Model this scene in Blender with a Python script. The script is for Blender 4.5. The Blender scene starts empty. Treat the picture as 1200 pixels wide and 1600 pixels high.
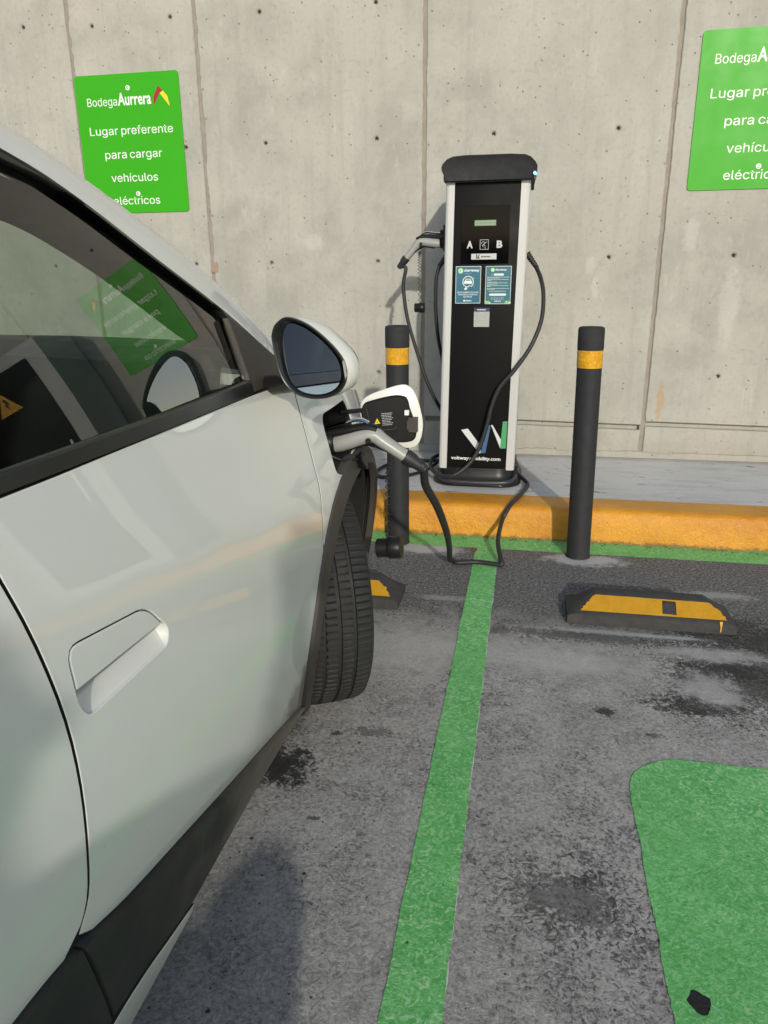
import bpy, bmesh, math, random
import numpy as np
from mathutils import Vector, Matrix, noise as mnoise
from mathutils.geometry import delaunay_2d_cdt
random.seed(4)
R = math.radians
sc = bpy.context.scene
C = sc.collection

# ------------------------------------------------------------------ camera
cam = bpy.data.cameras.new('camera')
cam_o = bpy.data.objects.new('camera', cam)
C.objects.link(cam_o)
_r = Vector((0.98198972, 0.18874479, -0.00846119))
_u = Vector((-0.04912169, 0.2982984, 0.95320781))
_f = Vector((-0.18243697, 0.93562464, -0.30219743))
cam_o.matrix_world = Matrix((( _r.x, _u.x, -_f.x, 0.0), (_r.y, _u.y, -_f.y, -4.16769),
                             (_r.z, _u.z, -_f.z, 1.09507), (0, 0, 0, 1)))
cam.sensor_fit = 'VERTICAL'
cam.sensor_height = 32.0
cam.sensor_width = 24.0
cam.lens = 1143.32 / 1600 * 32.0
cam.clip_start = 0.02
cam.clip_end = 3000
sc.camera = cam_o

# ------------------------------------------------------------------ sky, sun, exposure
SUN_EL, SUN_AZ = 19.0, 16.5          # azimuth: degrees the sun stands to the right of straight behind the wall's viewer
w = bpy.data.worlds.new('World')
sc.world = w
w.use_nodes = True
wn = w.node_tree
wn.nodes.clear()
sky = wn.nodes.new('ShaderNodeTexSky')
sky.sky_type = 'NISHITA'
sky.sun_disc = False
sky.sun_elevation = R(SUN_EL)
sky.sun_rotation = R(180 - SUN_AZ)
sky.air_density = 1.0
sky.dust_density = 1.1
sky.ozone_density = 1.0
bg = wn.nodes.new('ShaderNodeBackground')
bg.inputs['Strength'].default_value = 0.15
wo = wn.nodes.new('ShaderNodeOutputWorld')
wn.links.new(sky.outputs[0], bg.inputs[0])
wn.links.new(bg.outputs[0], wo.inputs[0])
sd = bpy.data.lights.new('sun', 'SUN')
sd.energy = 2.3
sd.angle = R(1.3)
sd.color = (1.0, 0.95, 0.85)
so = bpy.data.objects.new('sun', sd)
C.objects.link(so)
trav = Vector((-math.sin(R(SUN_AZ)) * math.cos(R(SUN_EL)), math.cos(R(SUN_AZ)) * math.cos(R(SUN_EL)), -math.sin(R(SUN_EL))))
so.rotation_euler = trav.to_track_quat('-Z', 'Y').to_euler()
so.location = (3, -10, 6)
sc.view_settings.view_transform = 'Standard'
sc.view_settings.look = 'None'
sc.view_settings.gamma = 1.0
sc.view_settings.exposure = 0.13
sc.view_settings.use_curve_mapping = False
sc.render.engine = 'CYCLES'
sc.cycles.use_denoising = True
sc.cycles.caustics_reflective = False
sc.cycles.caustics_refractive = False
sc.cycles.max_bounces = 10
sc.cycles.transparent_max_bounces = 24

# ------------------------------------------------------------------ node helpers
class NT:
    def __init__(s, name):
        s.m = bpy.data.materials.new(name)
        s.m.use_nodes = True
        s.t = s.m.node_tree
        s.b = s.t.nodes['Principled BSDF']
        s.out = s.t.nodes['Material Output']
    def n(s, typ, **kw):
        nd = s.t.nodes.new(typ)
        for k, v in kw.items():
            if k.startswith('i_'):
                nd.inputs[k[2:].replace('_', ' ')].default_value = v
            else:
                setattr(nd, k, v)
        return nd
    def l(s, a, b):
        s.t.links.new(a, b)
    def coord(s, world=False, scale=(1, 1, 1), rot=(0, 0, 0)):
        src = s.n('ShaderNodeNewGeometry').outputs['Position'] if world else s.n('ShaderNodeTexCoord').outputs['Object']
        mp = s.n('ShaderNodeMapping')
        mp.inputs['Scale'].default_value = scale
        mp.inputs['Rotation'].default_value = rot
        s.l(src, mp.inputs[0])
        return mp.outputs[0]
    def noise(s, co, scale, detail=6, rough=.6, dist=0.0):
        nd = s.n('ShaderNodeTexNoise')
        nd.inputs['Scale'].default_value = scale
        nd.inputs['Detail'].default_value = detail
        nd.inputs['Roughness'].default_value = rough
        nd.inputs['Distortion'].default_value = dist
        s.l(co, nd.inputs['Vector'])
        return nd.outputs['Fac']
    def voro(s, co, scale, feature='F1', out='Distance', rnd=1.0):
        nd = s.n('ShaderNodeTexVoronoi')
        nd.feature = feature
        nd.inputs['Scale'].default_value = scale
        nd.inputs['Randomness'].default_value = rnd
        s.l(co, nd.inputs['Vector'])
        return nd.outputs[out]
    def ramp(s, fac, stops):
        nd = s.n('ShaderNodeMapRange')
        nd.interpolation_type = 'SMOOTHSTEP'
        nd.inputs['From Min'].default_value = stops[0]
        nd.inputs['From Max'].default_value = stops[1]
        nd.inputs['To Min'].default_value = stops[2] if len(stops) > 2 else 0
        nd.inputs['To Max'].default_value = stops[3] if len(stops) > 2 else 1
        s.l(fac, nd.inputs['Value'])
        return nd.outputs[0]
    def mix(s, fac, a, b, blend='MIX'):
        nd = s.n('ShaderNodeMix')
        nd.data_type = 'RGBA'
        nd.blend_type = blend
        for sock, v in ((0, fac), (6, a), (7, b)):
            if isinstance(v, (int, float)):
                nd.inputs[sock].default_value = v
            elif isinstance(v, tuple):
                nd.inputs[sock].default_value = (*v, 1) if len(v) == 3 else v
            else:
                s.l(v, nd.inputs[sock])
        return nd.outputs[2]
    def math(s, op, a, b=None):
        nd = s.n('ShaderNodeMath')
        nd.operation = op
        for i, v in enumerate((a, b)):
            if v is None:
                continue
            if isinstance(v, (int, float)):
                nd.inputs[i].default_value = v
            else:
                s.l(v, nd.inputs[i])
        return nd.outputs[0]
    def bump(s, h, strength=.5, dist=.01, normal=None):
        nd = s.n('ShaderNodeBump')
        nd.inputs['Strength'].default_value = strength
        nd.inputs['Distance'].default_value = dist
        s.l(h, nd.inputs['Height'])
        if normal is not None:
            s.l(normal, nd.inputs['Normal'])
        return nd.outputs[0]
    def blob(s, x, y, rx, ry, nz, amt=.6, axes='XY'):
        """1 inside a ragged ellipse centred at world x, y; 0 outside"""
        sep = s.n('ShaderNodeSeparateXYZ')
        s.l(s.n('ShaderNodeNewGeometry').outputs['Position'], sep.inputs[0])
        dx = s.math('DIVIDE', s.math('SUBTRACT', sep.outputs[axes[0]], x), rx)
        dy = s.math('DIVIDE', s.math('SUBTRACT', sep.outputs[axes[1]], y), ry)
        d = s.math('SQRT', s.math('ADD', s.math('MULTIPLY', dx, dx), s.math('MULTIPLY', dy, dy)))
        d = s.math('ADD', d, s.math('MULTIPLY', s.math('SUBTRACT', nz, .5), amt * 3))
        return s.ramp(d, (1.15, .55))
    def set(s, col=None, rough=None, normal=None, metal=None, coat=None, spec=None):
        for nm, v in (('Base Color', col), ('Roughness', rough), ('Metallic', metal), ('Coat Weight', coat), ('Specular IOR Level', spec)):
            if v is None:
                continue
            if isinstance(v, (int, float)):
                s.b.inputs[nm].default_value = v
            elif isinstance(v, tuple):
                s.b.inputs[nm].default_value = (*v, 1)
            else:
                s.l(v, s.b.inputs[nm])
        if normal is not None:
            s.l(normal, s.b.inputs['Normal'])
        return s.m

def simple(name, col, rough=.5, metal=0.0, var=.12, vscale=9, bscale=0, bstr=.2, bdist=.002, coat=0.0, spec=.5, rvar=.12):
    t = NT(name)
    co = t.coord()
    nz = t.noise(co, vscale, 5)
    c2 = tuple(min(1, c * (1 + var)) for c in col)
    c1 = tuple(c * (1 - var) for c in col)
    cc = t.mix(nz, c1, c2)
    rr = t.ramp(t.noise(co, vscale * 2.3, 4), (.3, .7, max(.02, rough - rvar * rough), rough + rvar * rough))
    nr = None
    if bscale:
        nr = t.bump(t.noise(co, bscale, 4), bstr, bdist)
    return t.set(cc, rr, nr, metal, coat, spec)

# ------------------------------------------------------------------ mesh helpers
def link(o, parent=None):
    C.objects.link(o)
    if parent is not None:
        o.parent = parent
    return o

def root_of(p):
    """world offset of a parent chain made only of translations"""
    v = Vector((0, 0, 0))
    while p is not None:
        v += p.location
        p = p.parent
    return v

def mesh(name, verts, faces, mat, parent=None, smooth=False, normals=None, local=False, label=None):
    me = bpy.data.meshes.new(name)
    off = Vector((0, 0, 0)) if local else root_of(parent)
    me.from_pydata([tuple(Vector(v) - off) for v in verts], [], faces)
    me.validate()
    if smooth:
        me.polygons.foreach_set('use_smooth', [True] * len(me.polygons))
    if normals is not None:
        me.normals_split_custom_set_from_vertices([tuple(n) for n in normals])
    if isinstance(mat, (list, tuple)):
        for m in mat:
            me.materials.append(m)
    else:
        me.materials.append(mat)
    me.update()
    o = bpy.data.objects.new(name, me)
    if label:
        o['label'] = label
    return link(o, parent)

def thing(name, label, cat, loc=(0, 0, 0), group=None):
    o = bpy.data.objects.new(name, None)
    o.empty_display_size = .1
    o.location = loc
    o['label'] = label
    o['category'] = cat
    if group:
        o['group'] = group
    return link(o)

def structure(o):
    o['kind'] = 'structure'
    return o

class MB:
    """collects shapes into one mesh"""
    def __init__(s):
        s.v, s.f, s.m = [], [], []
    def add(s, v, f, mi=0):
        b = len(s.v)
        s.v += [tuple(q) for q in v]
        s.f += [tuple(b + i for i in q) for q in f]
        s.m += [mi] * len(f)
        return s
    def box(s, x0, x1, y0, y1, z0, z1, mi=0, bev=0.0):
        if bev <= 0:
            v = [(x, y, z) for z in (z0, z1) for y in (y0, y1) for x in (x0, x1)]
            return s.add(v, [(0, 2, 3, 1), (4, 5, 7, 6), (0, 1, 5, 4), (2, 6, 7, 3), (0, 4, 6, 2), (1, 3, 7, 5)], mi)
        bm = bmesh.new()
        bmesh.ops.create_cube(bm, size=1)
        for vv in bm.verts:
            vv.co = Vector(((x0 + x1) / 2 + vv.co.x * (x1 - x0), (y0 + y1) / 2 + vv.co.y * (y1 - y0), (z0 + z1) / 2 + vv.co.z * (z1 - z0)))
        bmesh.ops.bevel(bm, geom=bm.edges[:], offset=bev, segments=2, affect='EDGES', profile=.6)
        bm.verts.index_update()
        s.add([vv.co[:] for vv in bm.verts], [[q.index for q in fc.verts] for fc in bm.faces], mi)
        bm.free()
        return s
    def tube(s, pts, r, n=10, mi=0, cap=True, sq=None):
        """pts: centres; r: radius or list of radii; sq: list of (side, up) radii scale"""
        pts = [Vector(p) for p in pts]
        rs = r if isinstance(r, (list, tuple)) else [r] * len(pts)
        up = None
        v, f = [], []
        for i, p in enumerate(pts):
            t = (pts[min(i + 1, len(pts) - 1)] - pts[max(i - 1, 0)])
            if t.length < 1e-9:
                t = Vector((0, 0, 1))
            t.normalize()
            if up is None:
                a = Vector((0, 0, 1)) if abs(t.z) < .9 else Vector((0, 1, 0))
                up = (a - t * a.dot(t)).normalized()
            else:
                up = (up - t * up.dot(t))
                up = up.normalized() if up.length > 1e-6 else Vector((1, 0, 0))
            sd_ = t.cross(up)
            ks, ku = (1, 1) if sq is None else sq[i] if isinstance(sq, list) else sq
            for k in range(n):
                a = 2 * math.pi * k / n
                v.append(p + sd_ * math.cos(a) * rs[i] * ks + up * math.sin(a) * rs[i] * ku)
        for i in range(len(pts) - 1):
            for k in range(n):
                k2 = (k + 1) % n
                f.append((i * n + k, i * n + k2, (i + 1) * n + k2, (i + 1) * n + k))
        if cap:
            f.append(tuple(range(n))[::-1])
            f.append(tuple((len(pts) - 1) * n + k for k in range(n)))
        return s.add(v, f, mi)
    def lathe(s, prof, n=32, org=(0, 0, 0), axis='Z', mi=0):
        """prof: (radius, height) list"""
        v, f = [], []
        ox, oy, oz = org
        for (r, h) in prof:
            for k in range(n):
                a = 2 * math.pi * k / n
                p, q = r * math.cos(a), r * math.sin(a)
                v.append({'Z': (ox + p, oy + q, oz + h), 'X': (ox + h, oy + p, oz + q), 'Y': (ox + q, oy + h, oz + p)}[axis])
        for i in range(len(prof) - 1):
            for k in range(n):
                k2 = (k + 1) % n
                f.append((i * n + k, i * n + k2, (i + 1) * n + k2, (i + 1) * n + k))
        if prof[0][0] > 1e-6:
            f.append(tuple(range(n))[::-1])
        if prof[-1][0] > 1e-6:
            f.append(tuple((len(prof) - 1) * n + k for k in range(n)))
        return s.add(v, f, mi)
    def prism(s, outline, d0, d1, plane='XZ', mi=0):
        """outline 2D; extruded between d0 and d1 along the third axis"""
        def P(a, b, d):
            return {'XZ': (a, d, b), 'XY': (a, b, d), 'YZ': (d, a, b)}[plane]
        n = len(outline)
        v = [P(a, b, d0) for a, b in outline] + [P(a, b, d1) for a, b in outline]
        f = [tuple(range(n)), tuple(range(2 * n - 1, n - 1, -1))]
        for i in range(n):
            j = (i + 1) % n
            f.append((i, i + n, j + n, j))
        return s.add(v, f, mi)
    def grid(s, rows, mi=0, closed=False):
        n = len(rows[0])
        v = [p for r_ in rows for p in r_]
        f = []
        for i in range(len(rows) - 1):
            for k in range(n - (0 if closed else 1)):
                k2 = (k + 1) % n
                f.append((i * n + k, i * n + k2, (i + 1) * n + k2, (i + 1) * n + k))
        return s.add(v, f, mi)
    def build(s, name, mat, parent=None, smooth=None, label=None, recalc=True, local=False):
        o = mesh(name, s.v, s.f, mat, parent, local=local, label=label)
        me = o.data
        if isinstance(mat, (list, tuple)):
            me.polygons.foreach_set('material_index', s.m[:len(me.polygons)])
        if recalc:
            bm = bmesh.new()
            bm.from_mesh(me)
            bmesh.ops.remove_doubles(bm, verts=bm.verts, dist=1e-6)
            bmesh.ops.recalc_face_normals(bm, faces=bm.faces)
            bm.to_mesh(me)
            bm.free()
        if smooth is not None:
            me.polygons.foreach_set('use_smooth', [True] * len(me.polygons))
            if smooth < 179:
                me.set_sharp_from_angle(angle=R(smooth))
        me.update()
        return o

def spline(pts, n=6):
    """Catmull-Rom through points of any dimension"""
    P = [np.array(p, float) for p in pts]
    P = [2 * P[0] - P[1]] + P + [2 * P[-1] - P[-2]]
    out = []
    for i in range(1, len(P) - 2):
        for k in range(n):
            t = k / n
            a, b, c, d = P[i - 1], P[i], P[i + 1], P[i + 2]
            out.append(.5 * ((2 * b) + (-a + c) * t + (2 * a - 5 * b + 4 * c - d) * t * t + (-a + 3 * b - 3 * c + d) * t ** 3))
    out.append(P[-2])
    return [tuple(float(q) for q in p) for p in out]

def rrect(x0, x1, y0, y1, r, n=5):
    o = []
    for cx, cy, a0 in ((x1 - r, y0 + r, -90), (x1 - r, y1 - r, 0), (x0 + r, y1 - r, 90), (x0 + r, y0 + r, 180)):
        for k in range(n + 1):
            a = R(a0 + 90 * k / n)
            o.append((cx + r * math.cos(a), cy + r * math.sin(a)))
    return o

def round_poly(pts, r, n=4):
    """rounds the corners of a 2D polygon"""
    o = []
    m = len(pts)
    rr = r if isinstance(r, (list, tuple)) else [r] * m
    for i in range(m):
        p0, p1, p2 = (Vector(pts[i - 1]), Vector(pts[i]), Vector(pts[(i + 1) % m]))
        d0, d1 = p0 - p1, p2 - p1
        q = min(rr[i], d0.length * .45, d1.length * .45)
        if q <= 1e-6:
            o.append(tuple(p1))
            continue
        a, b = p1 + d0.normalized() * q, p1 + d1.normalized() * q
        for k in range(n + 1):
            t = k / n
            o.append(tuple(a * (1 - t) ** 2 + p1 * 2 * t * (1 - t) + b * t * t))
    return o

def resample(poly, step):
    o = []
    m = len(poly)
    for i in range(m):
        a, b = np.array(poly[i]), np.array(poly[(i + 1) % m])
        k = max(1, int(np.ceil(np.linalg.norm(b - a) / step)))
        for j in range(k):
            o.append(tuple(a + (b - a) * j / k))
    return o

def inside(p, poly):
    x, y = p
    c = False
    j = len(poly) - 1
    for i in range(len(poly)):
        xi, yi = poly[i]
        xj, yj = poly[j]
        if (yi > y) != (yj > y) and x < (xj - xi) * (y - yi) / (yj - yi) + xi:
            c = not c
        j = i
    return c

def area(poly):
    return .5 * sum(poly[i - 1][0] * poly[i][1] - poly[i][0] * poly[i - 1][1] for i in range(len(poly)))

def inset_poly(poly, d):
    if area(poly) < 0:
        d = -d
    n = len(poly)
    o, nr = [], []
    for i in range(n):
        a, b, c = np.array(poly[i - 1]), np.array(poly[i]), np.array(poly[(i + 1) % n])
        t0, t1 = (b - a), (c - b)
        t0 = t0 / (np.linalg.norm(t0) + 1e-12)
        t1 = t1 / (np.linalg.norm(t1) + 1e-12)
        n0, n1 = np.array((-t0[1], t0[0])), np.array((-t1[1], t1[0]))
        m = n0 + n1
        L = np.linalg.norm(m)
        m = n0 if L < 1e-6 else m / L
        k = d / max(.45, float(m @ n0))
        o.append(tuple(b + m * k))
        nr.append(tuple(-m * (1 if d > 0 else -1)))
    return o, nr       # inset points, outward 2D normals

def cdt(loops, step, margin=.4):
    """triangulates the area inside loops[0] and outside the others, with interior points"""
    pts, edges = [], []
    for L in loops:
        b = len(pts)
        pts += [Vector(p) for p in L]
        edges += [(b + i, b + (i + 1) % len(L)) for i in range(len(L))]
    xs = [p[0] for p in loops[0]]
    ys = [p[1] for p in loops[0]]
    bnd = np.array([tuple(p) for p in pts])
    j = 0
    y = min(ys) + step / 2
    while y < max(ys):
        x = min(xs) + (step / 2 if j % 2 else step)
        while x < max(xs):
            p = (x, y)
            if inside(p, loops[0]) and not any(inside(p, L) for L in loops[1:]):
                if np.min(np.hypot(bnd[:, 0] - x, bnd[:, 1] - y)) > step * margin:
                    pts.append(Vector(p))
            x += step
        y += step * .87
        j += 1
    v, e, f, *_ = delaunay_2d_cdt(pts, edges, [], 0, 1e-7)
    out = []
    for t in f:
        cx = sum(v[i][0] for i in t) / 3
        cy = sum(v[i][1] for i in t) / 3
        if inside((cx, cy), loops[0]) and not any(inside((cx, cy), L) for L in loops[1:]):
            out.append(tuple(t))
    return [(q[0], q[1]) for q in v], out

try:
    FONT = bpy.data.fonts.load(bpy.utils.system_resource('DATAFILES', path='fonts') + '/Inter.woff2')   # ships with Blender
except Exception:
    FONT = None
def text(body, x, z, y, mat, parent, width=None, height=None, bold=0.0, align='LEFT', rot=None, name='lettering', depth=.0006):
    """flat lettering facing -y; x, z of its left/centre baseline; fitted to a width"""
    cu = bpy.data.curves.new(name, 'FONT')
    cu.body = body
    if FONT is not None and bold < .012:
        cu.font = FONT
    cu.size = 1
    cu.offset = bold
    cu.resolution_u = 3
    cu.extrude = 0
    ob = bpy.data.objects.new(name, cu)
    C.objects.link(ob)
    dg = bpy.context.evaluated_depsgraph_get()
    me = bpy.data.meshes.new_from_object(ob.evaluated_get(dg))
    bpy.data.objects.remove(ob)
    bpy.data.curves.remove(cu)
    co = np.array([v.co[:] for v in me.vertices])
    x0, x1 = co[:, 0].min(), co[:, 0].max()
    sx = width / (x1 - x0) if width else height
    sz = height if height else sx
    if width is None:
        sx = sz
    dx = {'LEFT': -x0, 'CENTER': -(x0 + x1) / 2, 'RIGHT': -x1}[align]
    pts = [((p[0] + dx) * sx, 0.0, p[1] * sz) for p in co]
    if rot:
        pts = [(p[0] * math.cos(rot) - p[2] * math.sin(rot), 0, p[0] * math.sin(rot) + p[2] * math.cos(rot)) for p in pts]
    fs = [tuple(p.vertices) for p in me.polygons]
    bpy.data.meshes.remove(me)
    n = len(pts)
    vs = [(x + p[0], y, z + p[2]) for p in pts]
    o = mesh(name, vs, fs, mat, parent)
    return o

def words(body, cx, z, y, mat, parent, width, height, **kw):
    """a centred line set word by word"""
    parts = body.split(' ')
    if len(parts) == 1:
        return text(body, cx, z, y, mat, parent, width=width, height=height, align='CENTER', **kw)
    n = sum(len(p) for p in parts) + .55 * (len(parts) - 1)
    wl = [width * sum({'f': .62, 'r': .68, 't': .68, 'L': 1.1, 'g': 1.05, 'a': 1.0}.get(c_, 1.0) for c_ in p) for p in parts]
    tot = sum(wl) + .55 * width * (len(parts) - 1)
    x = cx - width / 2
    for p, w_ in zip(parts, wl):
        text(p, x, z, y, mat, parent, width=w_ / tot * width, height=height, **kw)
        x += (w_ + .55 * width) / tot * width
def poly_sheet(name, outline, y, mat, parent, label=None):
    """flat print facing -y"""
    v, f = cdt([outline], 10)
    return mesh(name, [(a, y, b) for a, b in v], f, mat, parent, label=label)

# ------------------------------------------------------------------ materials of the place
def concrete_wall_mat():
    t = NT('board_formed_concrete')
    co = t.coord(True)
    st = t.coord(True, (7, 1, .35))
    big = t.noise(co, .9, 5, .55)
    mid = t.noise(co, 3.4, 7, .62, .4)
    fine = t.noise(co, 46, 5, .6)
    streak = t.noise(st, 2.2, 6, .6)
    col = t.mix(t.ramp(t.noise(co, 1.5, 7, .62, .4), (.34, .66)), (.315, .310, .272), (.425, .416, .366))
    col = t.mix(t.ramp(mid, (.36, .72)), col, (.44, .425, .38))
    col = t.mix(t.math('MULTIPLY', t.ramp(t.noise(co, 1.7, 4, .5), (.52, .75)), .45), col, (.43, .375, .335))
    col = t.mix(t.math('MULTIPLY', t.ramp(streak, (.48, .74)), .42), col, (.295, .305, .265))
    col = t.mix(t.math('MULTIPLY', t.ramp(fine, (.50, .72)), .38), col, (.26, .25, .215))
    col = t.mix(t.math('MULTIPLY', t.ramp(t.noise(co, 15, 9, .75, .8), (.54, .66)), .35), col, (.30, .29, .25))
    col = t.mix(t.math('MULTIPLY', t.ramp(t.noise(t.coord(True, (3, 1, .8)), 11, 9, .75, .8), (.56, .66)), .35), col, (.52, .51, .47))
    # pale laitance splashes and dark water marks
    sp = t.ramp(t.noise(t.coord(True, (2.2, 1, 1.0)), 5.5, 8, .72, .6), (.63, .72))
    col = t.mix(t.math('MULTIPLY', sp, .22), col, (.58, .565, .52))
    dk = t.ramp(t.noise(t.coord(True, (1.4, 1, .8)), 6.5, 8, .75, 1.2), (.655, .73))
    col = t.mix(t.math('MULTIPLY', dk, .55), col, (.20, .19, .16))
    # rust run right of the right post, whitish runs on the right
    nz = t.noise(co, 18, 4)
    col = t.mix(t.math('MULTIPLY', t.blob(.715, .47, .022, .11, nz, .5, 'XZ'), .55), col, (.42, .25, .09))
    for (bx, bz, rx, rz) in ((.33, 1.05, .02, .06), (.30, 1.16, .03, .05), (.78, 1.30, .04, .09), (1.0, .95, .05, .2), (-1.2, 1.3, .06, .05)):
        col = t.mix(t.math('MULTIPLY', t.blob(bx, bz, rx, rz, t.noise(co, 30, 9, .8), .95, 'XZ'), .30), col, (.58, .57, .53))
    # dirt near the foot of the wall
    sep = t.n('ShaderNodeSeparateXYZ')
    t.l(co, sep.inputs[0])
    foot = t.ramp(t.math('ADD', sep.outputs['Z'], t.math('MULTIPLY', mid, .3)), (.52, .28))
    col = t.mix(t.math('MULTIPLY', foot, .45), col, (.30, .275, .21))
    # air voids; the shade inside the pits is put into the colour
    vd = t.voro(co, 26)
    gate = t.ramp(t.math('ADD', t.voro(co, 26, out='Color'), t.math('MULTIPLY', t.math('SUBTRACT', t.noise(co, 1.9, 3), .5), .9)), (.76, .80))
    void = t.math('MULTIPLY', t.ramp(vd, (.14, .07)), gate)
    vd2 = t.voro(co, 9)
    void2 = t.math('MULTIPLY', t.ramp(vd2, (.055, .03)), t.ramp(t.voro(co, 9, out='Color'), (.62, .66)))
    void = t.math('MAXIMUM', void, void2)
    col = t.mix(t.math('MULTIPLY', void, .75), col, (.15, .14, .11))
    h = t.math('ADD', t.math('MULTIPLY', mid, .5), t.math('MULTIPLY', fine, .22))
    h = t.math('SUBTRACT', h, t.math('MULTIPLY', void, 1.2))
    return t.set(col, t.ramp(mid, (.3, .7, .62, .85)), t.bump(h, .55, .006), spec=.35)

def ground_mat(kind):
    """worn pavement: a pale skin broken over dark asphalt; 'green' is the same relief under floor paint"""
    t = NT('worn_asphalt' if kind == 'bare' else 'green_floor_paint')
    co = t.coord(True)
    sep = t.n('ShaderNodeSeparateXYZ')
    t.l(co, sep.inputs[0])
    low = t.noise(co, 1.7, 5, .6)
    mid = t.noise(co, 8, 9, .70, .5)
    worm = t.noise(co, 62, 6, .72, 1.6)          # short trowelled wrinkles, 5 to 10 mm
    worm2 = t.noise(t.coord(True, (1, .6, 1), (0, 0, .6)), 40, 7, .75, 1.2)
    crisp = t.noise(co, 100, 6, .8, .2)
    grit = t.noise(co, 260, 4, .8)
    h = t.math('ADD', t.math('MULTIPLY', worm, .8), t.math('ADD', t.math('MULTIPLY', grit, .4), t.math('MULTIPLY', crisp, .6)))
    def norm(x, lo=.40, hi=.60):
        nd = t.n('ShaderNodeMapRange')
        nd.inputs['From Min'].default_value, nd.inputs['From Max'].default_value = lo, hi
        t.l(x, nd.inputs['Value'])
        return nd.outputs[0]
    grain = norm(t.math('ADD', t.math('MULTIPLY', worm, .55), t.math('MULTIPLY', crisp, .45)), .425, .575)
    midn = norm(mid, .36, .64)
    lown = norm(low, .34, .66)
    if kind == 'bare':
        skin_ = t.mix(t.ramp(mid, (.32, .68)), (.270, .260, .245), (.425, .411, .388))
        skin_ = t.mix(t.math('MULTIPLY', t.ramp(worm, (.51, .61)), .55), skin_, (.58, .57, .55))
        skin_ = t.mix(t.math('MULTIPLY', t.ramp(worm, (.485, .39)), .36), skin_, (.13, .127, .122))
        skin_ = t.mix(t.math('MULTIPLY', t.ramp(crisp, (.475, .39)), .42), skin_, (.085, .083, .08))
        skin_ = t.mix(t.math('MULTIPLY', t.ramp(crisp, (.525, .61)), .45), skin_, (.55, .54, .52))
        # exposed asphalt: dark binder, grey stones, light chips
        asp = t.mix(t.ramp(crisp, (.40, .60)), (.052, .051, .050), (.25, .246, .24))
        st = t.math('MULTIPLY', t.ramp(t.voro(co, 105), (.42, .26)), t.ramp(t.voro(co, 105, out='Color'), (.76, .82)))
        asp = t.mix(t.math('MULTIPLY', st, .7), asp, (.45, .44, .42))
        st = t.math('MULTIPLY', t.ramp(t.voro(co, 36), (.18, .10)), t.ramp(t.voro(co, 36, out='Color'), (.84, .88)))
        asp = t.mix(t.math('MULTIPLY', st, .6), asp, (.48, .47, .45))
        # the skin has gone near the kerb and thins out raggedly
        yb = t.math('ADD', sep.outputs['Y'], t.math('ADD', t.math('MULTIPLY', t.math('SUBTRACT', midn, .5), .26), t.math('MULTIPLY', t.math('SUBTRACT', grain, .5), .16)))
        band = t.ramp(yb, (-2.00, -1.84))
        bare = t.ramp(t.math('ADD', t.math('ADD', t.math('MULTIPLY', lown, .6), t.math('MULTIPLY', midn, .4)), t.math('MULTIPLY', t.math('SUBTRACT', grain, .5), .75)), (.30, .02))
        base = t.mix(t.math('MAXIMUM', band, t.math('MULTIPLY', bare, .70)), skin_, asp)
        pits = t.math('MULTIPLY', t.ramp(t.voro(co, 62), (.20, .12)), t.ramp(t.voro(co, 62, out='Color'), (.76, .80)))
        base = t.mix(t.math('MULTIPLY', pits, .8), base, (.035, .034, .033))
        pit2 = t.math('MULTIPLY', t.ramp(t.voro(co, 14), (.07, .045)), t.ramp(t.voro(co, 14, out='Color'), (.66, .70)))
        base = t.mix(t.math('MULTIPLY', pit2, .9), base, (.025, .024, .023))
        def stain(x, y, rx, ry, k, col, gr=.9, sh=.5):
            nz = t.math('ADD', t.math('MULTIPLY', norm(t.noise(co, 1.3 / min(rx, ry), 6, .7), .36, .64), .35 + .3 * sh), t.math('MULTIPLY', grain, .65 - .3 * sh))
            return t.mix(t.math('MULTIPLY', t.blob(x, y, rx * 1.1, ry * 1.1, nz, .52 - .1 * sh), k), base, col)
        DK = (.026, .025, .024)
        for x, y, rx, ry, k, sh in ((-.525, -2.77, .080, .070, .95, .75), (.125, -3.05, .12, .085, .55, .1), (.155, -3.00, .02, .018, .7, .4), (.50, -2.33, .12, .05, .88, .45), (.247, -2.40, .028, .02, .85, .6),
                                    (.70, -2.17, .26, .22, .78, .35), (.86, -1.92, .32, .16, .80, .4), (.60, -2.12, .12, .06, .7, .35), (-.16, -2.28, .03, .022, .7, .6), (.36, -2.49, .02, .012, .6, .6),
                                    (-.40, -2.93, .014, .01, .7, .6), (-.34, -2.60, .06, .02, .5, .4), (-.43, -2.62, .014, .01, .8, .6), (.33, -1.66, .03, .008, .85, .6), (.25, -1.97, .35, .04, .6, .2)):
            base = stain(x, y, rx, ry, k, DK, .9, sh)
        LT = (.53, .52, .50)
        for x, y, rx, ry, k in ((-.33, -2.16, .20, .12, .5), (.62, -2.03, .16, .04, .6), (.12, -2.14, .22, .08, .5), (.55, -2.24, .07, .09, .65), (.72, -1.56, .12, .03, .5), (-.25, -1.75, .10, .02, .4), (.3, -1.93, .2, .015, .5), (.5, -1.93, .1, .01, .6)):
            base = stain(x, y, rx, ry, k, LT, .9, .4)
        for x, y, rx, ry in ((.275, -1.285, .17, .070), (-.40, -1.25, .17, .075)):
            nz = t.math('ADD', t.math('MULTIPLY', norm(t.noise(co, 14, 7, .7), .36, .64), .6), t.math('MULTIPLY', grain, .4))
            base = t.mix(t.math('MULTIPLY', t.blob(x, y, rx, ry, nz, .36), .92), base, t.mix(crisp, (.42, .41, .39), (.62, .605, .58)))
        t.set(base, t.ramp(crisp, (.3, .7, .70, .92)), t.bump(h, .7, .005), spec=.3)
    else:
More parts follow.
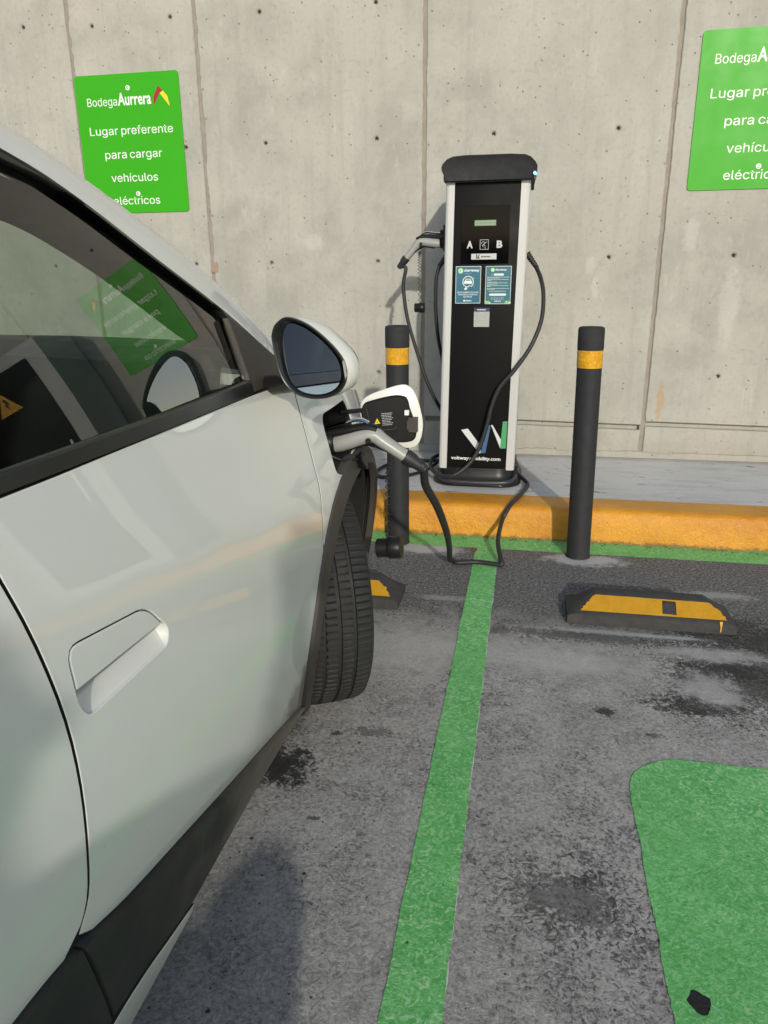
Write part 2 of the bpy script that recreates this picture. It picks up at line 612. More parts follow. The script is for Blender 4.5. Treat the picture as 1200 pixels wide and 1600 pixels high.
        g = t.mix(t.ramp(mid, (.34, .70)), (.125, .485, .128), (.195, .60, .185))
        g = t.mix(t.math('MULTIPLY', t.ramp(worm, (.485, .40)), .60), g, (.078, .36, .085))
        g = t.mix(t.math('MULTIPLY', t.ramp(worm, (.515, .60)), t.ramp(low, (.36, .60, .40, .85))), g, (.44, .75, .41))
        g = t.mix(t.math('MULTIPLY', t.ramp(crisp, (.525, .61)), .45), g, (.36, .67, .34))
        g = t.mix(t.math('MULTIPLY', t.ramp(crisp, (.46, .36)), .35), g, (.085, .33, .09))
        w_ = t.ramp(t.math('ADD', t.math('MULTIPLY', lown, .6), t.math('ADD', t.math('MULTIPLY', midn, .3), t.math('MULTIPLY', grain, .45))), (.20, .08))
        g = t.mix(t.math('MULTIPLY', w_, .8), g, (.17, .19, .15))
        spk = t.math('MULTIPLY', t.ramp(t.voro(co, 26), (.11, .06)), t.ramp(t.voro(co, 26, out='Color'), (.76, .80)))
        g = t.mix(t.math('MULTIPLY', spk, .85), g, (.03, .05, .03))
        t.set(g, t.ramp(crisp, (.3, .7, .45, .68)), t.bump(h, .7, .005), spec=.3)
    return t.m

def kerb_mat():
    t = NT('yellow_kerb_paint')
    co = t.coord(True)
    n1 = t.noise(co, 5, 7, .65)
    n2 = t.noise(co, 38, 7, .7, .4)
    n3 = t.noise(co, 120, 4, .7)
    col = t.mix(t.ramp(n1, (.3, .7)), (.55, .215, .007), (.69, .305, .012))
    col = t.mix(t.math('MULTIPLY', t.ramp(n2, (.5, .72)), .45), col, (.68, .38, .06))
    chip = t.math('MULTIPLY', t.ramp(t.noise(co, 26, 8, .8, 1.4), (.60, .66)), .8)
    col = t.mix(chip, col, (.22, .115, .03))
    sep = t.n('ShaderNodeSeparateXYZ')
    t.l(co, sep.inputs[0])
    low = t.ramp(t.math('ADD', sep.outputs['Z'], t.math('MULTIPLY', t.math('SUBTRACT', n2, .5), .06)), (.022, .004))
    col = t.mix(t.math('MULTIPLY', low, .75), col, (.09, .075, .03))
    h = t.math('ADD', t.math('MULTIPLY', n2, 1), t.math('MULTIPLY', n3, .55))
    return t.set(col, t.ramp(n2, (.35, .7, .30, .5)), t.bump(h, .6, .008), spec=.5)

def sidewalk_mat():
    t = NT('trowelled_sidewalk_concrete')
    co = t.coord(True)
    n1 = t.noise(co, 2.2, 6, .6)
    n2 = t.noise(t.coord(True, (.5, 2.2, 1)), 9, 7, .65, .5)
    n3 = t.noise(co, 90, 4, .65)
    col = t.mix(t.ramp(n1, (.3, .7)), (.50, .495, .48), (.60, .595, .58))
    col = t.mix(t.math('MULTIPLY', t.ramp(n2, (.50, .66)), .5), col, (.40, .40, .395))
    col = t.mix(t.math('MULTIPLY', t.ramp(t.noise(co, 60, 5, .75), (.55, .66)), .4), col, (.36, .355, .35))
    pit = t.ramp(t.noise(t.coord(True, (.5, 1.3, 1)), 13, 4, .6, .5), (.63, .67))
    col = t.mix(t.math('MULTIPLY', pit, .8), col, (.16, .155, .15))
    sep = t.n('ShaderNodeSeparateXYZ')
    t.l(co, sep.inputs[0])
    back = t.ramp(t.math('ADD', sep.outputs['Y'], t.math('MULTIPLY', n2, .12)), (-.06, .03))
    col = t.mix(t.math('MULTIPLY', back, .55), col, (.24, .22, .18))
    h = t.math('ADD', n2, t.math('MULTIPLY', n3, .25))
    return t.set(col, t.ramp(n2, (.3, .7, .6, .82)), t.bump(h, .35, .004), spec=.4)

M_WALL = concrete_wall_mat()
M_GROUND = ground_mat('bare')
M_GREEN = ground_mat('green')
M_KERB = kerb_mat()
M_WALK = sidewalk_mat()
M_JOINT = simple('stained_joint_strip', (.285, .255, .21), .85, var=.35, vscale=14, bscale=60, bstr=.5, bdist=.003)
M_PATCH = simple('pale_footing_concrete', (.47, .455, .43), .85, var=.22, vscale=18, bscale=70, bstr=.7, bdist=.004)
M_WHITELINE = simple('old_white_line_paint', (.62, .61, .57), .7, var=.2, vscale=30, bscale=80, bstr=.5)
M_SIGN = simple('green_enamel', (.040, .365, .008), .40, var=.06, vscale=3, spec=.22, bscale=7, bstr=.10, bdist=.004)
M_PRINT = simple('white_print', (.80, .82, .78), .5, var=.03)
M_RED = simple('red_print', (.33, .012, .02), .4, var=.05)
M_YEL = simple('yellow_print', (.80, .62, .02), .4, var=.05)
M_STEEL = simple('galvanised_screw', (.62, .61, .58), .38, .9, var=.1)
M_DARKSTEEL = simple('dark_grey_painted_steel', (.026, .027, .029), .62, var=.3, vscale=20, bscale=55, bstr=.3, bdist=.002, spec=.25)
M_CAPDARK = simple('weathered_black_cap', (.030, .031, .033), .75, var=.35, vscale=26, bscale=90, bstr=.35, spec=.25)
M_BLACKPL = simple('black_plastic', (.013, .013, .014), .38, var=.15, vscale=14, spec=.25)
M_BLACKSATIN = simple('black_satin_panel', (.007, .007, .007), .5, var=.1, vscale=4, spec=.10)
M_RUBBER = simple('cable_rubber', (.018, .018, .019), .55, var=.2, vscale=30)
M_GLOSSBLK = simple('black_display_glass', (.003, .003, .0035), .06, var=.05, vscale=3, rvar=.3, spec=.09)
M_ALU = simple('white_anodised_profile', (.54, .54, .52), .36, .0, var=.03, vscale=2)
M_GUNGREY = simple('grey_connector_shell', (.33, .33, .315), .35, var=.05, vscale=9)
M_CHROME = simple('chrome', (.82, .82, .82), .08, 1.0, var=.03)

def reflector_mat():
    t = NT('amber_reflective_tape')
    co = t.coord()
    cells = t.voro(t.coord(scale=(1, 1, .8)), 90, out='Distance')
    n = t.noise(co, 24, 5)
    col = t.mix(t.ramp(n, (.3, .7)), (.62, .30, .01), (.82, .46, .02))
    col = t.mix(t.math('MULTIPLY', t.ramp(cells, (.25, .5)), .4), col, (.45, .20, .01))
    return t.set(col, .25, t.bump(cells, .4, .002), spec=.6)
M_TAPE = reflector_mat()

# ------------------------------------------------------------------ ground, kerb, sidewalk
def ragged(outline, step, amp, seed, freq=14):
    o = []
    for p in resample(outline, step):
        q = Vector((p[0] * freq, p[1] * freq, seed * 7.3))
        o.append((p[0] + amp * mnoise.noise(q), p[1] + amp * mnoise.noise(q + Vector((9.1, 3.3, 2)))))
    return o

def sheet(name, outline, z, mat, parent=None, holes=()):
    v, f = cdt([outline] + list(holes), 3.0)
    return mesh(name, [(a, b, z) for a, b in v], [t if True else t for t in f], mat, parent)

structure(mesh('ground', [(-900, -900, 0), (900, -900, 0), (900, 60, 0), (-900, 60, 0)], [(0, 1, 2, 3)], M_GROUND))

XL, XR = -9.0, 9.0
# kerb: extruded profile, slightly uneven face
prof = [(-1.072, -.03), (-1.070, .02), (-1.066, .06), (-1.060, .10), (-1.054, .125), (-1.046, .138), (-1.030, .1445), (-.99, .1455), (-.93, .1455), (-.872, .1448), (-.868, .13), (-.868, -.03)]
rows = []
xs = [XL + (XR - XL) * i / 60 for i in range(61)]
xs = sorted(set([x for x in xs if x < -1 or x > 1.6] + [-1 + i * .02 for i in range(131)]))
for x in xs:
    row = []
    for k, (y, z) in enumerate(prof):
        q = Vector((x * 9, y * 9, z * 11))
        a = .004 if 0 < k < 9 else 0
        row.append((x, y + a * mnoise.noise(q), z + a * .5 * mnoise.noise(q + Vector((5, 5, 5)))))
    rows.append(row)
structure(MB().grid(rows).build('kerb', M_KERB, smooth=60))
structure(MB().box(XL, XR, -.8705, .30, -.05, .144).build('sidewalk', M_WALK))

def edge_line(x0, x1, y0, y1, amp, seed):
    return ragged(ragged([(x0, y0), (x1, y0), (x1, y1), (x0, y1)], .006, amp, seed), .006, amp * .45, seed + 3, 90)
kl = ragged([(-1.6, -1.213), (1.6, -1.213), (1.6, -1.064), (-1.6, -1.064)], .014, .005, 1.0)
structure(sheet('kerb_line', kl, .0012, M_GREEN))
structure(sheet('parking_line_under_paint', edge_line(-.165, -.0800, -3.9, -1.22, 0.005, 3.0), .0009, M_WHITELINE))
structure(sheet('parking_line', edge_line(-.177, -.0805, -4.6, -1.205, 0.0020, 2.0), .0019, M_GREEN))
pt = rrect(.272, 1.95, -4.4, -2.583, .135, 8)
hole = ragged([(.318 + .017 * math.cos(a), -3.222 + .022 * math.sin(a)) for a in [i * math.tau / 14 for i in range(14)]], .006, .006, 5, 60)
structure(sheet('painted_bay_symbol', ragged(ragged(pt, .008, .004, 4.0), .008, .0022, 6.0, 90), .0015, M_GREEN, holes=[hole]))
M_TAR = simple('black_tar', (.012, .012, .012), .7, var=.4, vscale=60, bscale=120, bstr=.8, bdist=.004)
structure(sheet('tar_spot', hole, .0008, M_TAR))
# old stub of red-brown paint at the corner of the two lines
M_OLDRED = simple('old_red_paint', (.20, .075, .05), .8, var=.4, vscale=60)
structure(sheet('old_paint_chip', ragged([(-.20, -1.26), (-.172, -1.26), (-.172, -1.216), (-.195, -1.216)], .01, .006, 7), .0026, M_OLDRED))

# ------------------------------------------------------------------ concrete wall with recessed joints, tie holes
XJ, PW = -.5821, 1.22
Z1, Z2, Z3, Z4, ZJ = 2.4145, 1.8019, 1.1966, .5931, .3203
O0, O1 = .291, .793
wall = thing('concrete_wall', 'tall board marked grey concrete wall with tie holes behind the charging post', 'wall', (0, 0, 0))
HOLE_R = .0165
def wall_panel(x0, x1, z0, z1, ties, seed, jit=(.0035, .0035)):
    """slab with jittered vertical edges and real tie holes, front face at y = 0"""
    o = []
    def side(x, za, zb, amp):
        n = max(2, int(abs(zb - za) / .02))
        for i in range(n):
            z = za + (zb - za) * i / n
            a = amp * (mnoise.noise(Vector((x * 5 + seed, z * 22, 1))) + .8 * mnoise.noise(Vector((x * 5 + seed, z * 75, 4))))
            o.append((x + a, z))
    side(x1, z0, z1, jit[1])
    side(x0, z1, z0, jit[0])
    loops = [o]
    for (a, b) in ties:
        loops.append([(a + HOLE_R * math.cos(k * math.tau / 14), b + HOLE_R * math.sin(k * math.tau / 14)) for k in range(14)])
    fr, _ = inset_poly(o, .004)
    lf = [fr] + loops[1:]
    v, f = cdt(lf, .6)
    vs = [(a, 0, b) for a, b in v]
    fs = [tuple(t) for t in f]
    # bevelled rim and back
    n, b0 = len(o), len(vs)
    vs += [(a, .004, b) for a, b in o] + [(a, .03, b) for a, b in o]
    fi = 0
    idx = list(range(n))
    fs += [(idx[k], idx[(k + 1) % n], b0 + (k + 1) % n, b0 + k) for k in range(n)]
    fs += [(b0 + k, b0 + (k + 1) % n, b0 + n + (k + 1) % n, b0 + n + k) for k in range(n)]
    p = n
    for L in loops[1:]:
        m, b1 = len(L), len(vs)
        cx, cz = sum(q[0] for q in L) / m, sum(q[1] for q in L) / m
        vs += [(cx + (a - cx) * .60, .005, cz + (b - cz) * .60) for a, b in L] + [(cx + (a - cx) * .52, .030, cz + (b - cz) * .52) for a, b in L]
        fs += [(p + k, p + (k + 1) % m, b1 + (k + 1) % m, b1 + k) for k in range(m)]
        fs += [(b1 + k, b1 + (k + 1) % m, b1 + m + (k + 1) % m, b1 + m + k) for k in range(m)]
        fs.append(tuple(b1 + m + k for k in range(m)))
        p += m
    me = mesh('panel', vs, fs, M_WALL, wall)
    bm = bmesh.new()
    bm.from_mesh(me.data)
    bmesh.ops.recalc_face_normals(bm, faces=bm.faces)
    bm.to_mesh(me.data)
    bm.free()
    return me
G = .010
ZTOP = 3.72
BND = [XJ - 5 * PW, XJ - 4 * PW, XJ - 3 * PW + .1, -2.535, XJ - PW, XJ, XJ + PW, XJ + 2 * PW, XJ + 3 * PW, XJ + 4 * PW, XJ + 5 * PW]
TIES = [(XJ + PW * (pn + oo), zz) for pn in (-1, 0, 1) for oo in (O0, O1) for zz in (Z1, Z2, Z3, Z4)]
TIES += [(-1.908, Z2), (-1.901, Z3 - .006), (-1.905, Z4), (-1.94, Z1 + .01), (-2.395, Z1 - .005), (-2.80, Z1 + .02), (-2.81, Z2), (-3.3, Z2), (-2.80, Z3), (-3.3, Z1)]
for pn in range(len(BND) - 1):
    a, b = BND[pn] + G, BND[pn + 1] - G
    ties = []
    for x_, z_ in TIES:
        if a + .03 < x_ < b - .03:
            ties.append((x_ + .006 * mnoise.noise(Vector((x_ * 3, z_ * 5, .7))), z_ + .008 * mnoise.noise(Vector((x_ * 3, z_ * 5, .3)))))
    wall_panel(a, b, ZJ + .0035, ZTOP, ties, pn * 3.1, (.009 if pn in (3, 4) else .0035, .003))
    wall_panel(a + .002, b - .002, .10, ZJ - .0035, [], pn * 3.1 + 50, (.003, .003))
    MB().box(b - .006, b + 2 * G + .008, .009, .035, ZJ - .2, ZTOP).build('joint_strip', M_JOINT, wall)
MB().box(XJ - 5 * PW, XJ + 6 * PW, .0355, .30, -.1, ZTOP).build('backing', M_WALL, wall)
# rough mortar ledge left at the foot of the wall
rows = []
for i in range(361):
    x = -3.2 + i * .0145
    a = mnoise.noise(Vector((x * 6, 0, 0)))
    b = mnoise.noise(Vector((x * 28, 3, 0)))
    hgt = .172 + .010 * a + .007 * b
    rows.append([(x, -.020 - .006 * b - .006 * a, .140), (x, -.016 - .006 * b, .155 + .004 * a), (x, -.010 - .004 * a, hgt), (x, .004, hgt + .006)])
MB().grid(rows).build('mortar_ledge', M_WALL, wall, smooth=40)
# rough patch where the strip in the left joint ends
MB().prism(ragged(rrect(XJ - PW - .006, XJ - PW + .034, 1.145, 1.20, .01), .006, .006, 9, 60), -.003, .004).build('repair_patch', simple('reddish_repair_mortar', (.33, .24, .18), .9, var=.35, vscale=50, bscale=90, bstr=.8), wall)

# ------------------------------------------------------------------ green signs
def sign(name, label, x, z, wd, ht, lean=0.0):
    t = thing(name, label, 'sign', (x, -.004, z), 'green signs on the concrete wall')
    y = -.0065
    MB().prism(rrect(x, x + wd, z, z + ht, .018), y, y + .005).build('plate', M_SIGN, t)
    ty = y - .0006
    text('Bodega', x + .066, z + .550, ty, M_PRINT, t, width=.180, height=.080, bold=0)
    text('Aurrera', x + .251, z + .550, ty, M_PRINT, t, width=.198, height=.085, bold=.020)
    # two-tone roof-shaped emblem
    ex, ez = x + .462, z + .537
    poly_sheet('emblem', [(ex, ez), (ex + .002, ez + .045), (ex + .033, ez + .098), (ex + .058, ez + .074), (ex + .040, ez + .062)], ty, M_RED, t)
    poly_sheet('emblem', [(ex + .0415, ez + .060), (ex + .0595, ez + .073), (ex + .084, ez + .045), (ex + .094, ez - .006)], ty, M_YEL, t)
    for body, dz, wdt in (('Lugar preferente', .405, .50), ('para cargar', .285, .345), ('vehículos', .165, .285), ('eléctricos', .045, .285)):
        words(body, x + wd / 2 + (.003 if 'p' in body else -.004), z + dz, ty, M_PRINT, t, wdt, .080, bold=.002)
    for sx, sz in ((.318, .632), (.318, .100)):
        sw_ = MB().lathe([(.0128, .0), (.0128, -.0025), (.0105, -.0035), (.0068, -.003), (.0066, .0)], 20, (x + sx, y, z + sz), 'Y').build('washer', M_PRINT, t, smooth=40)
        MB().lathe([(.0066, -.0005), (.005, -.0016), (.0001, -.0018)], 16, (x + sx, y, z + sz), 'Y').build('screw', M_STEEL, sw_, smooth=40)
    return t
sign('wall_sign', 'green parking sign up on the wall behind the white car, whole lettering in view', -2.533, 1.474, .618, .703)
sign('wall_sign', 'green parking sign right of the charging post, cut off by the photo edge', .735, 1.505, .618, .692)

# ------------------------------------------------------------------ charging post
ch = thing('charging_post', 'tall black charging post with white side profiles standing on the sidewalk by the wall', 'charging station', (-.21, -.53, .1455))
YF, YB = -.72, -.345
def lerp(a, b, t): return a + (b - a) * t
ZB, ZT = .222, 1.499
def xl(z): return lerp(-.4005, -.3855, (z - ZB) / (ZT - ZB))
def xr(z): return lerp(-.0375, -.0225, (z - ZB) / (ZT - ZB))
def sheared(mb, name, mat, label=None, smooth=30):
    """bodies lean by the same hair as the post in the picture"""
    mb.v = [(x + (z - ZB) / (ZT - ZB) * .015 - .0, y, z) for x, y, z in mb.v]
    return mb.build(name, mat, ch, smooth, label)
X0, X1 = -.4005, -.0375
sheared(MB().box(X0 + .02, X1 - .02, YF + .02, YB - .01, ZB - .03, ZT), 'core', M_BLACKPL)
for sgn, xo in ((1, X0), (-1, X1)):
    # extruded profile: rounded outer corner, two grooves on the side
    o = [(0.0395, YF - .001), (.014, YF - .001), (.006, YF + .003), (.001, YF + .012), (0, YF + .03), (0, YF + .060), (.003, YF + .062), (.003, YF + .066), (0, YF + .068), (0, YF + .10), (.03, YF + .10), (.03, YF + .03), (.0395, YF + .03)]
    o = [(xo + sgn * a, b) for a, b in o]
    sheared(MB().prism(o, ZB + .0, ZT, 'XY'), 'side_profile', M_ALU, smooth=25)
    o = [(0.03, YB), (.012, YB), (.003, YB - .006), (0, YB - .02), (0, YB - .09), (.03, YB - .09)]
    o = [(xo + sgn * a, b) for a, b in o]
    sheared(MB().prism(o, ZB, ZT, 'XY'), 'side_profile', M_ALU, smooth=25)
    xa, xb = sorted((xo + sgn * .006, xo + sgn * .018))
    sheared(MB().box(xa, xb, YF + .101, YB - .091, ZB, ZT), 'side_panel', M_BLACKSATIN)
sheared(MB().box(X0 + .041, X1 - .041, YF + .004, YF + .019, ZB - .004, ZT - .004, bev=.002), 'front_panel', M_BLACKSATIN)
sheared(MB().box(X0 + .041, X1 - .041, YF + .0035, YF + .02, ZT - .0035, ZT - .0), 'top_seam', M_ALU)
# cap: bulging hood that slopes up a little to the back
cxs = [(-.392, 1.497), (-.3935, 1.512), (-.392, 1.520), (-.401, 1.535), (-.4035, 1.548), (-.398, 1.562), (-.380, 1.580), (-.355, 1.590), (-.30, 1.594), (-.11, 1.593), (-.05, 1.589), (-.028, 1.580), (-.007, 1.560), (.0015, 1.544), (.001, 1.536), (-.009, 1.520), (-.011, 1.512), (-.009, 1.497)]
rows = []
for y, s, dz in ((YF - .022, .90, -.016), (YF - .032, .97, -.006), (YF - .036, .99, 0.0), (YF - .030, 1.0, .003), (-.6, 1.0, .008), (-.45, 1.0, .016), (-.345, 1.0, .022), (-.322, .985, .018), (-.312, .95, .008)):
    zc = 1.54
    rows.append([(-.199 + (x + .199) * s, y, zc + (z - zc) * (s if z > 1.50 else 1.0) + (dz if z > 1.53 else 0)) for x, z in cxs])
cb = MB().grid(rows, closed=True)
n = len(cxs)
cb.f.append(tuple(range(n)))
cb.f.append(tuple((len(rows) - 1) * n + k for k in range(n))[::-1])
cb.m += [0, 0]
cap = cb.build('cap', M_CAPDARK, ch, 50)
def emit(name, col, st):
    t = NT(name)
    t.b.inputs['Emission Color'].default_value = (*col, 1)
    t.b.inputs['Emission Strength'].default_value = st
    return t.set(col, .3)
M_LED = emit('status_led', (.16, .62, 1.0), 2.2)
M_LEDBASE = simple('blue_tinted_led_lens', (.01, .05, .12), .2)
MB().box(-.016, -.004, YF - .034, YF + .03, 1.503, 1.531, bev=.004).build('led_lens', M_LEDBASE, cap)
MB().lathe([(.0001, -.002), (.006, -.002), (.006, .003), (.0001, .004)], 14, (-.0085, YF - .0355, 1.518), 'Y').build('status_light', M_LED, cap)
MB().lathe([(.0001, -.002), (.006, -.002), (.006, .003), (.0001, .004)], 14, (-.0035, YF - .010, 1.518), 'X').build('status_light', M_LED, cap)
# base: flared plinth with a foot-rail at the front
bo = [(-.215 + a, b) for a, b in rrect(-.20, .197, -.752, -.325, .10, 8)]
bm_ = MB()
rws = []
for s, z in ((1.06, .146), (1.075, .152), (1.06, .160), (.99, .178), (.95, .20), (.935, .224), (.93, .230)):
    rws.append([(-.2165 + (a + .2165) * s, -.54 + (b + .54) * (s * .985 if z > .17 else s), z) for a, b in bo])
bm_.grid(rws, closed=True)
bm_.f.append(tuple((len(rws) - 1) * len(bo) + k for k in range(len(bo))))
bm_.m.append(0)
base = bm_.build('base', M_BLACKPL, ch, 50)
M_RAIL = simple('satin_black_rail', (.035, .036, .04), .35, var=.1)
MB().tube(spline([(-.395, -.70, .19), (-.385, -.742, .178), (-.345, -.768, .172), (-.215, -.776, .170), (-.085, -.768, .172), (-.045, -.742, .178), (-.035, -.70, .19)], 5), .011, 10).build('foot_rail', M_RAIL, base, 60)
MB().box(-.045, -.022, -.70, -.62, .2, .245, bev=.004).build('corner_block', M_BLACKPL, base)

PY = YF + .0036      # face of the front panel
def flat(name, out, y, mat, parent=ch, label=None):
    return poly_sheet(name, out, y, mat, parent, label)
def rect(x0, x1, z0, z1): return [(x0, z0), (x1, z0), (x1, z1), (x0, z1)]
scr = MB().box(-.3155, -.1045, PY - .003, PY + .002, 1.160, 1.400, bev=.0012).build('display', M_GLOSSBLK, ch)
DY = PY - .0034
M_LCD = simple('lcd_glass', (.12, .19, .12), .2, var=.2, vscale=60)
M_LCDCELL = simple('lcd_cells', (.27, .36, .24), .3, var=.2, vscale=90)
flat('lcd', rect(-.257, -.163, 1.317, 1.341), DY, M_LCD, scr)
lc = MB()
for r_ in range(2):
    for k in range(16):
        lc.box(-.2545 + k * .0056, -.2502 + k * .0056, DY - .0006, DY - .0002, 1.3195 + r_ * .0105, 1.3280 + r_ * .0105)
lc.build('lcd_cell_row', M_LCDCELL, scr)
M_PGREY = simple('grey_print', (.48, .48, .48), .45, var=.04)
text('A', -.289, 1.227, DY, M_PGREY, scr, width=.027, height=.040, bold=.045)
text('B', -.158, 1.227, DY, M_PGREY, scr, width=.025, height=.040, bold=.045)
ic = MB()
for a, b, c_, d in ((-.231, -.193, 1.259, 1.2608), (-.231, -.193, 1.2195, 1.2213), (-.231, -.2292, 1.2213, 1.259), (-.1948, -.193, 1.2213, 1.259)):
    ic.box(a, b, DY - .0008, DY - .0002, c_, d)
ic.build('card_icon_frame', M_PGREY, scr)
hd = MB()
for p in ([(-.226, 1.243), (-.222, 1.25), (-.214, 1.252), (-.207, 1.247)], [(-.222, 1.236), (-.213, 1.241), (-.205, 1.249), (-.199, 1.252)], [(-.207, 1.223), (-.208, 1.233), (-.213, 1.240)], [(-.216, 1.229), (-.219, 1.237), (-.214, 1.244)]):
    hd.tube([(a, DY - .0004, b) for a, b in p], .0011, 5)
hd.build('hand_symbol', M_PGREY, scr)
plate = MB().box(-.268, -.157, DY - .0013, DY - .0003, 1.178, 1.2025, bev=.0004).build('name_plate', simple('brushed_plate', (.50, .50, .49), .4, var=.06), scr)
M_PBLK = simple('black_print', (.012, .012, .012), .5)
for o in ([(-.246, 1.181), (-.241, 1.181), (-.241, 1.200), (-.246, 1.200)], [(-.2395, 1.190), (-.232, 1.199), (-.229, 1.199), (-.234, 1.190)], [(-.2395, 1.189), (-.234, 1.189), (-.230, 1.182), (-.2395, 1.182)]):
    flat('emblem', o, DY - .0018, M_PBLK, scr)
lg = MB()
random.seed(9)
def scribble(mb, x0, x1, z, h, y, wmin=.002, wmax=.005, gap=.0011):
    """unreadably small print: a broken row of strokes"""
    x = x0
    while x < x1:
        wd = random.uniform(wmin, wmax)
        mb.box(x, min(x + wd, x1), y - .0005, y - .0001, z, z + h * random.uniform(.75, 1))
        x += wd + gap
scribble(lg, -.224, -.183, 1.187, .0065, DY - .0014)
lg.build('small_print', M_PBLK, scr)

# two teal stickers
def teal_mat(name, c1):
    return simple(name, c1, .35, var=.10, vscale=9)
M_TEAL = teal_mat('teal_print', (.022, .125, .19))
M_TEAL2 = teal_mat('teal_print_two', (.025, .14, .18))
M_PALE = simple('pale_print', (.62, .66, .66), .45, var=.03)
M_LEAF = simple('leaf_green_print', (.20, .45, .10), .45, var=.15, vscale=60)
M_MINT = simple('mint_print', (.38, .68, .36), .45, var=.15, vscale=60)
def sticker(x0, x1, z0, z1, mat, label):
    s = flat('sticker', rect(x0, x1, z0, z1), PY - .0006, M_PALE, ch, label)
    flat('print_field', rect(x0 + .0022, x1 - .0022, z0 + .0022, z1 - .0022), PY - .0009, mat, s)
    return s
SY = PY - .0012
def disc(cx, cz, r, n=20): return [(cx + r * math.cos(k * math.tau / n), cz + r * math.sin(k * math.tau / n)) for k in range(n)]
s1 = sticker(-.335, -.2225, .991, 1.1505, M_TEAL, 'teal sticker with a car and plug drawing')
flat('emblem', disc(-.313, 1.131, .0115), SY, M_MINT, s1)
flat('emblem', [(-.319, 1.126), (-.3135, 1.126), (-.3135, 1.137), (-.316, 1.137)], SY - .0003, M_LEAF, s1)
flat('emblem', disc(-.3095, 1.1285, .0048, 12), SY - .0003, M_PALE, s1)
text('chargeway', -.298, 1.128, SY, M_PRINT, s1, width=.068, height=.0165, bold=.02)
ring = MB()
ring.tube([(-.279 + .0235 * math.cos(R(a)), SY, 1.084 + .0235 * math.sin(R(a))) for a in range(-60, 235, 12)], .0021, 6)
ring.tube(spline([(-.2925, SY, 1.065), (-.281, SY, 1.062), (-.270, SY, 1.070)], 4), .0018, 6)
ring.build('cable_symbol', M_PRINT, s1)
flat('car_symbol', [(-.2965, 1.076), (-.2965, 1.085), (-.293, 1.088), (-.289, 1.097), (-.269, 1.097), (-.265, 1.088), (-.2615, 1.085), (-.2615, 1.076)], SY, M_PRINT, s1)
flat('car_symbol', [(-.289, 1.089), (-.2865, 1.0945), (-.2715, 1.0945), (-.269, 1.089)], SY - .0003, M_TEAL, s1)
flat('plug_symbol', [(-.296, 1.055), (-.287, 1.062), (-.282, 1.055), (-.290, 1.048)], SY, M_PRINT, s1)
for a, b in ((-.255, 1.103), (-.251, 1.098), (-.253, 1.065)):
    flat('spark_symbol', [(a - .004, b - .003), (a, b - .001), (a + .004, b + .003), (a, b + .001)], SY, M_MINT, s1)
for k, (body, wd) in enumerate((('ESTACIONAMIENTO EXCLUSIVO', .096), ('PARA CARGA DE VEHÍCULOS', .086), ('ELÉCTRICOS', .038))):
    text(body, -.279, 1.036 - k * .0095, SY, M_PALE, s1, width=wd, height=.0085, bold=.02, align='CENTER')
flat('emblem', rect(-.2985, -.290, .999, 1.007), SY, M_PALE, s1)
sp_ = MB()
scribble(sp_, -.286, -.262, 1.000, .006, SY, .003, .005)
scribble(sp_, -.293, -.266, 1.118, .0012, SY)
sp_.build('small_print', M_PALE, s1)
s2 = sticker(-.202, -.0885, .988, 1.150, M_TEAL2, 'teal notice sticker with rows of small print')
flat('emblem', disc(-.171, 1.134, .0085), SY, M_MINT, s2)
flat('emblem', disc(-.1685, 1.132, .0035, 12), SY - .0003, M_PALE, s2)
text('chargeway', -.160, 1.131, SY, M_PRINT, s2, width=.050, height=.0115, bold=.02)
flat('pill', rrect(-.166, -.121, 1.109, 1.1185, .0045, 4), SY, M_PALE, s2)
flat('spark_symbol', disc(-.1735, 1.1135, .0022, 8), SY, M_MINT, s2)
sp_ = MB()
for k, (z, x1) in enumerate(((1.102, -.098), (1.0985, -.14), (1.092, -.100), (1.0885, -.176), (1.081, -.15), (1.0775, -.105), (1.072, -.148), (1.066, -.10), (1.0625, -.178), (1.054, -.098), (1.050, -.16), (1.042, -.11))):
    scribble(sp_, -.194 if k < 11 else -.185, x1, z, .0022, SY)
sp_.build('small_print', M_PALE, s2)
flat('pill', rrect(-.184, -.108, 1.0235, 1.0335, .005, 4), SY, M_PALE, s2)
sp_ = MB()
scribble(sp_, -.176, -.118, 1.014, .002, SY, .003, .006, .003)
scribble(sp_, -.176, -.115, 1.008, .0018, SY, .003, .006, .003)
scribble(sp_, -.16, -.13, .998, .005, SY, .003, .005)
sp_.build('small_print', M_PALE, s2)
for lx in (-.190, -.101):
    for ang in (20, 75, 130, 165):
        a = R(ang)
        q = [(0, 0), (.009, .004), (.016, 0), (.009, -.004)]
        flat('leaf_print', [(lx + p * math.cos(a) - r_ * math.sin(a), .9915 + p * math.sin(a) * .9 + r_ * math.cos(a)) for p, r_ in q], SY - .00005 * ang / 20, M_LEAF if ang % 2 else M_MINT, s2)
# small sticker with a navy heading, its lower field left plain
s3 = flat('sticker', rect(-.249, -.179, .888, .972), PY - .0006, simple('grey_paper_print', (.36, .36, .35), .5, var=.25, vscale=120), ch, 'small pale sticker with a navy heading strip')
flat('print_field', rect(-.249, -.179, .955, .972), PY - .0009, simple('navy_print', (.015, .025, .09), .4), s3)
sp_ = MB()
scribble(sp_, -.234, -.196, .961, .0055, PY - .0009, .003, .005)
sp_.build('small_print', M_PALE, s3)
